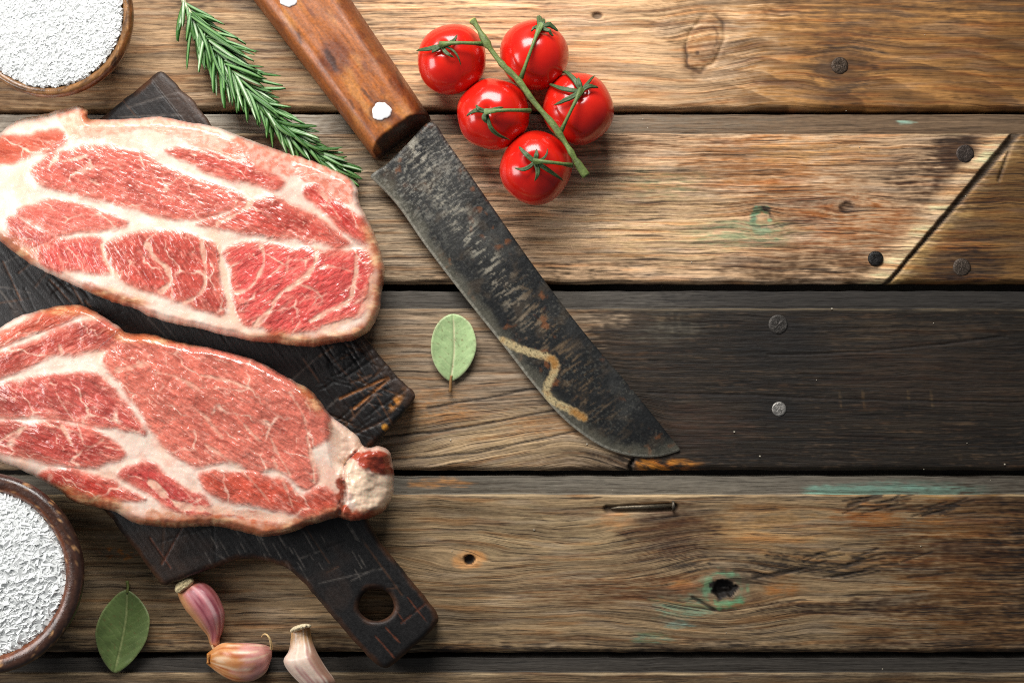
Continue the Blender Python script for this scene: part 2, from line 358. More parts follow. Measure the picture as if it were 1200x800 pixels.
        c = paint(c, (110, 168, 130), .8 * sm(.5, .1, np.abs(rr - 1.15)) * sm(-.3, .3, fbm(x / 14., y / 14., 2, 80) + .25)); c = paint(c, (30, 22, 17), sm(.95, .7, rr))
        rr = np.hypot((x - 549) / 15, (y - 655) / 8) + .1 * fbm(x / 5., y / 5., 2, 81)
        c = paint(c, (204, 152, 98), sm(1.7, .9, rr) * .8); c = paint(c, (34, 26, 20), sm(1, .8, np.hypot((x - 550) / 7.5, (y - 655) / 6.5)))
        c = paint(c, (216, 140, 60), .9 * sm(.05, .3, fbm(x / 9., y / 5., 2, 82)) * sm(1.2, .7, np.hypot((x - 138) / 24, (y - 649) / 8)))
        hair += .2; glo += .2 * sm(900, 1100, x)
    else:
        c = np.tile(lin((118, 100, 76)), (len(x), 1))
    big = fbm(u / 160., v / 9., 4, 160 + idx, .6) * 1.5          # broad bands of darker, browner and greyer wood
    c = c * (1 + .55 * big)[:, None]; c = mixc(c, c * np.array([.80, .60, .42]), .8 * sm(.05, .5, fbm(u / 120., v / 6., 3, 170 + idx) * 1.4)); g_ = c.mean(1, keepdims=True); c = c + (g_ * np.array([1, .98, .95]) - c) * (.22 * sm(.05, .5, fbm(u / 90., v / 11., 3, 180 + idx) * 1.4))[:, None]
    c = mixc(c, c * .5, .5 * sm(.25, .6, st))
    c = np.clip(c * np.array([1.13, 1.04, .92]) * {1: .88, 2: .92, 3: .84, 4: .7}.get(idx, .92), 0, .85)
    dz = .00022 * fbm(u / 70., v / 3., 3, 90 + idx) + .0001 * fbm(u / 30., v / 1.3, 2, 95 + idx)
    return grain, c, con, hair, glo, dz

table = thing('table_top', (0, 0, -.02), 'weathered brown plank table under all the food', 'table', kind='structure')
PL = [(-320, -300, -108), (-103, -80, 128.5), (133.5, 157, 332.5), (341, 362, 551.5), (558.5, 580, 765), (772, 789, 980), (985, 1005, 1180)]
xs = np.unique(np.r_[np.arange(-260, -8, 10), np.arange(-8, 1210, 1.9), np.arange(1212, 1470, 10)])
for pi_, (y0, y1, y2) in enumerate(PL):
    idx = pi_ - 1; near = -110 < y2 and y0 < 900
    st = 1.25 if near else 5
    def span(a, b): return np.linspace(a, b, max(2, int((b - a) / st)))
    yst = np.r_[y0, span(y0 + .6, y1 - .8)]; e = np.array([0, .25, .7, 1.4, 2.2])
    ym = np.r_[y1 - .3 + e * .9, span(y1 + 3, y2 - 5), y2 - 4 + np.array([.8, 1.8, 2.7, 3.3, 3.7, 3.98])]
    X, Ys = np.meshgrid(np.r_[xs[0], xs, xs[-1]], yst); Xm, Ym = np.meshgrid(np.r_[xs[0], xs, xs[-1]], ym)
    V = []; A = {'tint': [], 'grain': [], 'ctl': []}; zz = []
    for strip, X_, Y_ in ((True, X, Ys), (False, Xm, Ym)):
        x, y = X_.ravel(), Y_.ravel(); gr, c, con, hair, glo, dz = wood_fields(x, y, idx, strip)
        if strip: z = -.0034 + dz - .0004 * sm(y1 - 4, y1, y)
        else:
            dn = np.maximum(y - (y1 - .3), 0); ds = np.maximum(y2 - y, 0); rn, rp = 2.4, 6.0
            z = dz - (rn - np.sqrt(np.maximum(rn ** 2 - (rn - np.minimum(dn, rn)) ** 2, 0))) / S * .9 - (rp - np.sqrt(np.maximum(rp ** 2 - (rp - np.minimum(ds, rp)) ** 2, 0))) / S
            z = z - .0009 * np.exp(-(ds / 3.5) ** 2) * (1 + fbm(x / 40., y / 40., 2, 7 + idx))
            c = mixc(c, lin((205, 180, 140)) * (.35 if idx == 2 else .8), .5 * np.exp(-(dn / 2.2) ** 2) * sm(-.3, .3, fbm(x / 60., y / 9., 2, 99 + idx) + (.1 if idx > 1 else -.1)))
            if idx == 1:
                s_ = (x - 1190) * (175 / 230.2) + (y - 158) * (150 / 230.2) + .8 * fbm(x / 12., y / 12., 2, 3)
                wd = 2.0 + 2.0 * sm(320, 170, y); z = z - .0030 * sm(wd + 1.2, wd - .6, np.abs(s_)); c = mixc(c, lin((66, 56, 48)), .85 * sm(wd + 1.6, wd, np.abs(s_)))
                s2 = segdist(x, y, np.array([(1184, 172), (1170, 212)])); z = z - .0012 * sm(2.5, .6, s2); c = mixc(c, lin((62, 52, 44)), .5 * sm(2.8, 1, s2))
                rr = np.hypot((x - 992) / 9, (y - 243) / 7); z = z - .0008 * sm(1, .5, rr); rr = np.hypot(x - 893, y - 258); z = z - .0005 * sm(14, 8, rr)
            if idx == 0:
                rr = np.hypot((x - 700) / 7, (y - 18) / 4.5); z = z - .0015 * sm(1.1, .6, rr); c = mixc(c, lin((60, 46, 34)), sm(1.1, .7, rr) * .8)
                rr = np.hypot((x - 826 - (52 - y) * .25) / 21, (y - 50) / 33) + .16 * fbm(x / 12., y / 12., 2, 18); z = z - .0007 * sm(.16, .02, np.abs(rr - 1)) + .0003 * sm(1, .6, rr)
            if idx == 2:
                cr = np.abs(x - 741 - 2.5 * np.sin(y / 4.)); mk = sm(534, 540, y); z = z - .0025 * mk * sm(3, 1, cr); c = mixc(c, lin((26, 20, 16)), mk * sm(3.4, 1.4, cr))
                for k_, pl in enumerate(([(455, 540), (560, 530), (640, 512), (740, 492)], [(450, 512), (520, 505), (590, 492), (660, 478)], [(500, 478), (570, 466), (640, 452)], [(760, 460), (900, 464), (1050, 470), (1200, 472)], [(900, 416), (1020, 412), (1100, 404), (1180, 394)])):
                    s2 = segdist(x, y, np.array(pl, float)) + 1.2 * np.abs(fbm(x / 9., y / 9., 2, k_)); z = z - .0005 * sm(2.2, .5, s2); c = mixc(c, lin((34, 28, 24)), .85 * sm(2.2, .6, s2))
            if idx == 3:
                rr = np.hypot((x - 849) / 16, (y - 690) / 12) + .35 * fbm(x / 9., y / 9., 2, 79); z = z - .004 * sm(.95, .6, rr) + .0012 * fbm(x / 4., y / 4., 2, 4) * sm(.9, .5, rr)
                z = z - .0035 * sm(1, .75, np.hypot((x - 550) / 7.5, (y - 655) / 6.5))
                s2 = segdist(x, y, np.array([(812, 700), (838, 715)])) ; z = z - .0008 * sm(3, .8, s2); c = mixc(c, lin((28, 24, 18)), .8 * sm(2.6, 1, s2))
                s2 = segdist(x, y, np.array([(712, 596.5), (790, 593.5)])); z = z - .0018 * sm(6, 3, s2); c = mixc(c, lin((52, 38, 26)), .8 * sm(6, 3, s2))
                for k_ in range(46):      # fine slanting checks near the upper edge and right of the knot
                    if k_ < 26: ax, ay = 985 + rs.rand() * 130, 584 + rs.rand() * 22; bx, by = ax + 12 + rs.rand() * 34, ay - 2 - rs.rand() * 8
                    else: ax, ay = 870 + rs.rand() * 200, 652 + rs.rand() * 26; bx, by = ax + 20 + rs.rand() * 40, ay - 5 - rs.rand() * 8
                    bm_ = (x > ax - 5) & (x < bx + 5) & (y > min(ay, by) - 5) & (y < max(ay, by) + 5)
                    s2 = segdist(x[bm_], y[bm_], np.array([(ax, ay), (bx, by)])); z[bm_] -= .0003 * sm(1.6, .4, s2); c[bm_] = mixc(c[bm_], lin((40, 30, 22)), .75 * sm(1.8, .5, s2))
        wob = 1.3 * fbm(x / 45., np.zeros_like(x) + (y > y1 + 40) * 9.1 + (.5 if strip else 3.3), 3, 70 + idx)
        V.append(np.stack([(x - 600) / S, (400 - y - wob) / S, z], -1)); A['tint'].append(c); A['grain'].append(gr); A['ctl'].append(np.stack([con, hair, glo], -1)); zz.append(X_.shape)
    nr = zz[0][0] + zz[1][0]; nc = zz[0][1]
    V = np.vstack(V).reshape(nr, nc, 3); V[:, 0, 2] = V[:, -1, 2] = -.018
    top = V[:1].copy(); top[..., 2] = -.018; bot = V[-1:].copy(); bot[..., 2] = -.018; V = np.vstack([top, V, bot]); nr += 2
    at = {}
    for k, a in A.items():
        a = np.vstack(a).reshape(nr - 2, nc, 3); at[k] = np.vstack([a[:1], a, a[-1:]]).reshape(-1, 3)
    j, i = np.meshgrid(np.arange(nr - 1), np.arange(nc - 1), indexing='ij'); j, i = j.ravel(), i.ravel()
    Q = np.stack([j * nc + i, (j + 1) * nc + i, (j + 1) * nc + i + 1, j * nc + i + 1], -1)
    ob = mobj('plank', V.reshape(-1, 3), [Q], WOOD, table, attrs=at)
    if idx == 2: ob['label'] = 'plank charred black over its right half'
    if idx == 1: ob['label'] = 'plank with a slanting saw cut at its right end'
    PL[pi_] = (y0, y1, y2, ob)
BACK = NT('light_block_dark').set(Base_Color=(.02, .016, .012), Roughness=.9)  # near-black colour for the added light-blocking board below
bx0, bx1, by0, by1 = -.435, .435, -.385, .355
Vb = [(a, b, c) for c in (-.03, -.0185) for a, b in ((bx0, by0), (bx1, by0), (bx1, by1), (bx0, by1))]
mobj('light_block_board', Vb, [[(0, 3, 2, 1), (4, 5, 6, 7), (0, 1, 5, 4), (1, 2, 6, 5), (2, 3, 7, 6), (3, 0, 4, 7)]], BACK, table, smooth=False)  # unseen board added under the planks to block light through the gaps
# nails hammered into the planks
IRON = m_attr('dark_iron', .42, 900, .5, 1500, .8, .0005, Metallic=.55)
def nail(px, py, r, plank, rgb, seed, zup=.0004, sheen=None):
    R = r / S; prof = [(R * 1.0, -.002), (R * 1.02, -.0001), (R * .97, zup * .7), (R * .8, zup), (R * .5, zup * 1.1), (R * .2, zup), (0.00001, zup)]
    V, F = lathe(prof, (pw(px, py)[0], pw(px, py)[1]), 20); n = pn(V[:, 0] * 900 + seed, V[:, 1] * 900, seed); V[:, 2] += np.where(V[:, 2] > 0, n * .00035, 0)
    c = np.tile(lin(rgb), (len(V), 1)) * (1 + .7 * pn(V[:, 0] * 1500, V[:, 1] * 1500 + seed, 5))[:, None]
    return mobj('nail_head', V, F, IRON, plank, attrs={'tint': np.clip(c, .005, 1)})
PB = {i - 1: p[3] for i, p in enumerate(PL)}
for px, py, r, i, rgb, zu in ((984, 77, 10, 0, (74, 60, 48), 0.0004), (1131, 180, 10.5, 1, (70, 60, 54), .0004), (1127, 313, 10.5, 1, (86, 74, 64), .0005), (1026, 303, 9, 1, (40, 38, 36), .0012), (912, 380, 11.5, 2, (70, 66, 62), .0003), (913, 479, 8.5, 2, (150, 146, 140), .0004)):
    nail(px, py, r, PB[i], rgb, int(px), zu)
PALE = m_attr('worn_bright_nail', .5, 900, .5, 1200, .4, .0003, Metallic=.8)
V, F = tube([pw(716, 595.3, -.0012), pw(724, 594.6, -.0004), pw(750, 593.8, -.0001), pw(788, 592.2, .0002)], [.0004, .0010, .0013, .0013], 10)
bn = mobj('bent_nail', V, F, PALE, PB[3], attrs={'tint': np.tile(lin((112, 102, 86)), (len(V), 1))})
V, F = tube([pw(787.5, 592.2, .0012), pw(790.5, 592.1, .0012)], [.0030, .0028], 14); mobj('nail_head', V, F, PALE, bn, attrs={'tint': np.tile(lin((104, 96, 84)), (len(V), 1))})

# ------------------------------------------------------------------ charred cutting board
BT = .020
bq = np.array([(.61, .79)]); out = [(190, 85), (212, 105), (250, 150), (425, 391), (470, 446), (483, 457), (486, 465), (481, 474), (455, 503), (428, 530), (418, 552), (420, 580), (432, 612), (452, 643), (480, 678), (506, 710), (513, 722), (510, 733), (494, 748), (462, 776), (452, 781), (441, 777), (428, 764), (395, 727), (358, 684), (338, 666), (312, 656), (285, 654), (262, 660), (228, 672), (197, 684), (190, 683), (184, 677), (135, 612), (-20, 411), (-98, 310), (-104, 300), (-98, 290), (20, 207), (120, 138), (176, 93)]
out = resample(cat(out, 6), 4); out = out + np.c_[fbm(out[:, 0] / 14., out[:, 1] / 14., 2, 3), fbm(out[:, 0] / 14., out[:, 1] / 14., 2, 8)] * 1.4
th_ = np.linspace(0, 2 * math.pi, 40, endpoint=False); hole = np.c_[441 + 21 * np.cos(th_) * (1 + .04 * np.sin(3 * th_)), 708 + 19.5 * np.sin(th_)]
g = grid([out, hole], 1.5); x, y, d = g.x, g.y, g.d
a_ = (x - 190) * .613 + (y - 85) * .79; b_ = -(x - 190) * .79 + (y - 85) * .613      # along / across the board
c = np.tile(lin((33, 31, 31)), (len(x), 1)); z = np.full(len(x), BT)
c = mixc(c, lin((70, 52, 42)), .7 * sm(150, 60, y + .3 * (190 - x)) + .7 * blob(x, y, 195, 650, 60, 40, 3) + .35 * sm(.2, .5, fbm(x / 60., y / 60., 3, 4)))
c = c * .62; c = mixc(c, lin((12, 11, 11)), .5 * sm(0, .45, fbm(x / 40., y / 40., 3, 14)))
z += .00025 * fbm(a_ / 40., b_ / 3., 3, 20) + .00012 * fbm(x / 14., y / 14., 3, 21)
c = c * (1 + .55 * fbm(a_ / 30., b_ / 2.2, 3, 22))[:, None]
dA = np.array([.613, .79])
def cut(ax, ay, bx, by, w, dep, rgb, mx):
    m = (x > min(ax, bx) - 6) & (x < max(ax, bx) + 6) & (y > min(ay, by) - 6) & (y < max(ay, by) + 6)
    if m.sum() == 0: return
    s2 = segdist(x[m], y[m], np.array([(ax, ay), (bx, by)])) + .5 * fbm(x[m] / 6., y[m] / 6., 1, int(ax) % 97)
    z[m] -= dep * sm(w + .9, w * .3, s2); c[m] = mixc(c[m], lin(rgb), mx * sm(w + .8, w * .3, s2) * sm(-.7, .2, fbm(x[m] / 12., y[m] / 12., 2, int(by) % 91)))
for k in range(300):
    cx, cy = rs.rand() * 560 - 70, 90 + rs.rand() * 620; tp = rs.rand()
    ang = (math.radians(52) + rs.randn() * .07) if tp < .45 else (math.radians(-24) + rs.randn() * .2 if tp < .75 else math.radians(35) + rs.randn() * .5)
    L = 14 + rs.rand() ** 2 * 80; dx, dy = math.cos(ang) * L / 2, math.sin(ang) * L / 2
    q = rs.rand(); rgb = (12, 11, 11) if q < .62 else ((92, 62, 42) if q < .80 else (104, 98, 92))
    cut(cx - dx, cy - dy, cx + dx, cy + dy, .5 + rs.rand() * .7, .0002 if q < .62 else .0001, rgb, .8 if q < .62 else .45)
for k in range(110):       # dense knife marks in the open parts of the board
    cx, cy = (380 + rs.rand() * 85, 400 + rs.rand() * 110) if k < 85 else (rs.rand() * 120, 300 + rs.rand() * 70)
    ang = rs.choice([52, -38, -24, 62, 20]) * math.pi / 180 + rs.randn() * .08; L = 10 + rs.rand() * 50; dx, dy = math.cos(ang) * L / 2, math.sin(ang) * L / 2
    cut(cx - dx, cy - dy, cx + dx, cy + dy, .5 + rs.rand() * .6, .0004, (10, 9, 9) if rs.rand() < .8 else (88, 60, 40), .9)
for k in range(34):        # pale fine scratches across the lower body
    cx, cy = 240 + rs.rand() * 190, 610 + rs.rand() * 60; L = 8 + rs.rand() * 22
    cut(cx, cy, cx + L * .5, cy + L * .86, .3, .0001, (130, 122, 114), .38)
for q in ((398, 467, 455, 442), (415, 479, 456, 444)): cut(*q, 1.1, .0009, (170, 108, 54), .9)
for q in ((478, 700, 500, 728), (470, 730, 500, 706), (462, 712, 475, 730), (440, 745, 462, 770), (452, 735, 468, 752), (190, 660, 215, 615), (176, 630, 200, 665), (488, 690, 500, 705)): cut(*q, rs.uniform(.3, .8), .0004, (112, 60, 38), .65)
c = mixc(c, lin((186, 122, 52)), sm(-.35, .25, fbm(x / 8., y / 8., 3, 41)) * sm(1.2, .3, np.hypot((x - 466 + .6 * (y - 468)) / 7, (y - 468) / 15)) * .9)
c = mixc(c, lin((200, 140, 50)), .9 * sm(5, 2, np.hypot(x - 451, y - 500)))
ew = sm(7, 1, d + 3 * fbm(x / 15., y / 15., 2, 51)); c = mixc(c, lin((92, 58, 36)), ew * .55 * sm(-.2, .3, fbm(x / 40., y / 40., 2, 52) + .15 * (y > 600)))
rr = 7.; z -= (rr - np.sqrt(np.maximum(rr ** 2 - (rr - np.minimum(d, rr)) ** 2, 0))) / S * .62
rt = sm(16, 15, np.abs((x - 190) * .79 - (y - 85) * .613)); z -= .0012 * rt * sm(0, 1, d)        # rebate along the right edge
c = mixc(c, lin((62, 46, 36)), .5 * rt)
BOARD = m_attr('charred_board_wood', .50, 900, .4, 1300, .35, .0005, Specular_IOR_Level=.38)
solid('cutting_board', g, z, [(.6, .12), (.6, .85), (-2, 1)], .0012, BOARD, None, tuple(pw(300, 400, 0)), {'tint': np.clip(c, .004, 1)})
tagit(bpy.data.objects['cutting_board'], 'charred black wooden cutting board with a holed handle under both raw steaks', 'cutting board')
body_out = out

# ------------------------------------------------------------------ the two raw steaks
def m_meat():
    t = NT('raw_meat'); a = t.attr('tint').outputs['Color']; oc = t.n('ShaderNodeTexCoord').outputs['Object']
    c = t.n('ShaderNodeSeparateColor'); t.l(t.attr('meat').outputs['Color'], c.inputs[0]); mus, wet, dry = c.outputs
    fib = t.attr('fibre').outputs['Vector']
    n1 = t.noise(t.scale(fib, (5, 22, 1)), 1, 3, .55, .6); n2 = t.noise(oc, 800, 4, .65)
    f = t.math('ADD', t.math('MULTIPLY', t.math('MULTIPLY', t.math('SUBTRACT', n1, .5), .95), mus), t.math('MULTIPLY', t.math('SUBTRACT', n2, .5), t.math('ADD', .2, t.math('MULTIPLY', mus, .5))))
    col = t.mix(1, a, t.grey(t.math('ADD', 1, t.math('MULTIPLY', f, 1.1))), 'MULTIPLY')
    fl = t.math('MULTIPLY', t.rng(t.noise(t.scale(fib, (7, 24, 1)), 1, 3, .6, 1.2), .55, .68, 0, .12, True), mus)
    col = t.mix(fl, col, (.74, .43, .35))
    b1 = t.noise(t.scale(fib, (8, 26, 1)), 1, 2, .5, .8); b2 = t.noise(oc, 260, 2, .5)
    h = t.math('ADD', t.math('MULTIPLY', b1, t.math('ADD', .1, mus)), t.math('MULTIPLY', b2, t.math('ADD', .22, t.math('MULTIPLY', mus, .7))))
    r = t.rng(wet, 0, 1, .40, .16)
    return t.set(Base_Color=col, Roughness=r, Specular_IOR_Level=.5, Subsurface_Weight=.28, Subsurface_Radius=(.004, .0016, .0012), Subsurface_Scale=.6, Normal=t.bump(h, .5, .0012), Coat_Weight=t.math('MULTIPLY', wet, .9), Coat_Roughness=.1, Coat_Normal=t.bump(b1, .35, .0012))
MEAT = m_meat()
def vor(x, y, cell, seed, sa, ca):
    a, b = (x * ca + y * sa) / (cell * 1.7), (-x * sa + y * ca) / cell; ia, ib = np.floor(a), np.floor(b); f1 = np.full(x.shape, 9.); f2 = np.full(x.shape, 9.)
    for i in (-1, 0, 1):
        for j in (-1, 0, 1):
            q = ia + i + .5 + (hsh(ia + i, ib + j, seed) / 4294967296. - .5) * .9 - a; w = ib + j + .5 + (hsh(ia + i, ib + j, seed + 1) / 4294967296. - .5) * .9 - b
            d = np.hypot(q, w); f2 = np.where(d < f1, f1, np.minimum(f2, d)); f1 = np.minimum(f1, d)
    return (f2 - f1) * cell
def steak(name, outline, conv, muscles, pinks, seams, folds, T, seed, label, tail=None):
    ol = resample(cat(conv(outline), 6), 3)
    ol = ol + np.c_[fbm(ol[:, 0] / 10., ol[:, 1] / 10., 2, seed), fbm(ol[:, 0] / 10., ol[:, 1] / 10., 2, seed + 3)] * 1.2
    g = grid([ol], 1.25); x, y, d = g.x, g.y, g.d
    FAT = lin((236, 209, 192)); c = np.tile(FAT, (len(x), 1)); mus = np.zeros(len(x)); fx = x.copy(); fy = y.copy(); dry = np.zeros(len(x)); wet = np.full(len(x), .45)
    c = mixc(c, lin((232, 180, 152)), .65 * sm(-.1, .5, fbm(x / 45., y / 45., 3, seed + 1))); c = mixc(c, lin((246, 228, 210)), .6 * sm(0, .5, fbm(x / 30., y / 22., 3, seed + 2)))
    c = mixc(c, lin((226, 160, 140)), .35 * sm(.15, .5, np.abs(fbm(x / 22., y / 22., 3, seed + 6))))
    jag = 1.5 * fbm(x / 6., y / 6., 3, seed + 9) + 4.6 * fbm(x / 26., y / 26., 2, seed + 10)
    for pts, w, rgb, am in pinks:
        s2 = segdist(x, y, cat(conv(pts), 4, False)); m = sm(w * .5 + 1.5, w * .5 - 2.5, s2 + jag * 1.4) * am
        beads = .55 + .45 * sm(-.2, .25, fbm(x / 7., y / 7., 2, seed + 12)); c = mixc(c, lin(rgb), m * beads); mus = np.maximum(mus, m * .45)
    dm = np.full(len(x), -1e9)
    for k, (pts, rgb, ang, wt) in enumerate(muscles):
        p = cat(conv(pts), 5); s2 = sdf(x, y, p) + 1.8; dm = np.maximum(dm, s2)
        m = sm(-3.6, 3.8, s2 + jag); base = lin(rgb)
        ca, sa = math.cos(math.radians(ang)), math.sin(math.radians(ang)); u = x * ca + y * sa; v = -x * sa + y * ca
        cc = np.tile(base, (len(x), 1)) * (1 + .42 * fbm(u / 50., v / 26., 3, seed + 20 + k))[:, None]
        cc = mixc(cc, base * np.array([.62, .42, .42]), .6 * sm(.1, .5, fbm(u / 30., v / 10., 3, seed + 40 + k)))
        cc = mixc(cc, lin((226, 140, 122)), .55 * sm(.12, .5, fbm(u / 26., v / 6., 4, seed + 60 + k)))
        rid = np.abs(fbm(u / 34. + .3 * fbm(x / 14., y / 14., 2, 5), v / 17., 3, seed + 80 + k)); cc = mixc(cc, lin((240, 182, 160)), .75 * sm(.035, .006, rid) * sm(-.1, .3, fbm(x / 40., y / 40., 2, seed + 90 + k)))
        cc = mixc(cc, lin((222, 132, 112)), .62 * sm(13, -1, s2 + jag + 4 * fbm(x / 12., y / 12., 2, seed + 70 + k)))
        vd = vor(x + 6 * fbm(x / 16., y / 16., 2, 3), y + 6 * fbm(x / 16., y / 16., 2, 4), 40., seed + k, sa, ca); cc = mixc(cc, lin((240, 190, 168)), .9 * sm(2.1, .3, vd) * sm(-.25, .25, fbm(x / 28., y / 28., 2, seed + 130 + k)))
        cc = mixc(cc, lin((236, 170, 152)), .42 * sm(.22, .5, fbm(u / 11., v / 3.2, 3, seed + 140 + k, .6) + .35 * fbm(x / 40., y / 40., 2, seed + 150 + k)))
        c = c + (cc - c) * m[:, None]; mus = np.maximum(mus * (1 - m), m); fx = np.where(s2 > -9, u, fx); fy = np.where(s2 > -9, v, fy); wet = wet + (wt - wet) * m
    for pts, w, am in seams:
        s2 = segdist(x, y, cat(conv(pts), 5, False)); wv = w * (.62 + .7 * fbm(x / 13., y / 13., 2, seed + 15)) * .40
        m = am * (.72 + .5 * fbm(x / 9., y / 9., 2, seed + 16)).clip(.2, 1) * sm(wv + 1.8, wv - .9, s2 + jag * .6); c = mixc(c, lin((236, 194, 168)), m); mus = mus * (1 - m * .9)
    # dry outer skin
    rimw = sm(20, 6, d + 4.5 * fbm(x / 14., y / 14., 3, seed + 30)); low = np.zeros(len(x))
    for (px, py, rx, ry) in folds: low = np.maximum(low, sm(1.2, .6, np.hypot((x - px) / rx, (y - py) / ry)))
    m = rimw * low; sk = mixc(np.tile(lin((178, 98, 58)), (len(x), 1)), lin((226, 176, 128)), sm(-.1, .35, fbm(x / 30., y / 12., 4, seed + 31, .65))); sk = mixc(sk, lin((140, 64, 36)), .7 * sm(.1, .4, fbm(x / 22., y / 9., 4, seed + 32, .65)))
    c = c + (sk - c) * (m * .9)[:, None]; mus = mus * (1 - .5 * m)
    # shape: a drooping slab with a rounded edge
    ob = sdf(x, y, body_out); over = np.maximum(-ob, 0); zb = .0208 - .0165 * sm(2, 55, over) * .9
    r = 10. + 4 * fbm(x / 40., y / 40., 2, seed + 39); prof = np.sqrt(np.maximum(1 - (1 - np.minimum(d / r, 1)) ** 2, 0)); zm = zb + .38 * T; z = zm + .62 * T * prof
    big = sm(0, 25, d); z += big * (.0016 * fbm(x / 70., y / 60., 2, seed + 33) + .0005 * fbm(x / 20., y / 20., 2, seed + 34))
    z += big * (.0006 * sm(-6, 8, np.clip(dm, -20, 20)) - .0003 + mus * (.00012 + .00030 * sm(.0, .5, wet - .3 + .5 * fbm(x / 30., y / 30., 2, seed + 38))) * fbm(fx / 9., fy / 4., 2, seed + 35) + .00012 * fbm(x / 5., y / 5., 2, seed + 36))
    z += (1 - big) * .0006 * fbm(x / 24., y / 16., 3, seed + 37)
    if tail is not None: z, c, mus, wet = tail(x, y, d, z, c, mus, wet, zb)
    o = solid(name, g, z, [(-.6, .35), (-3, .75), (-9, 1)], zb, MEAT, None, tuple(pw(220, 270 if seed < 200 else 490, .021)), {'tint': np.clip(c, .004, .9), 'meat': np.stack([mus, wet, dry], -1), 'fibre': np.stack([fx / 100., fy / 100., np.zeros(len(x))], -1)})
    return tagit(o, label, 'raw steak', 'raw steaks on the cutting board')
RED = (186, 80, 68); PNK = (200, 100, 86); BRN = (160, 66, 50)
cv1 = lambda p: np.asarray(p, float) / 2.5 + np.array([0, 100])
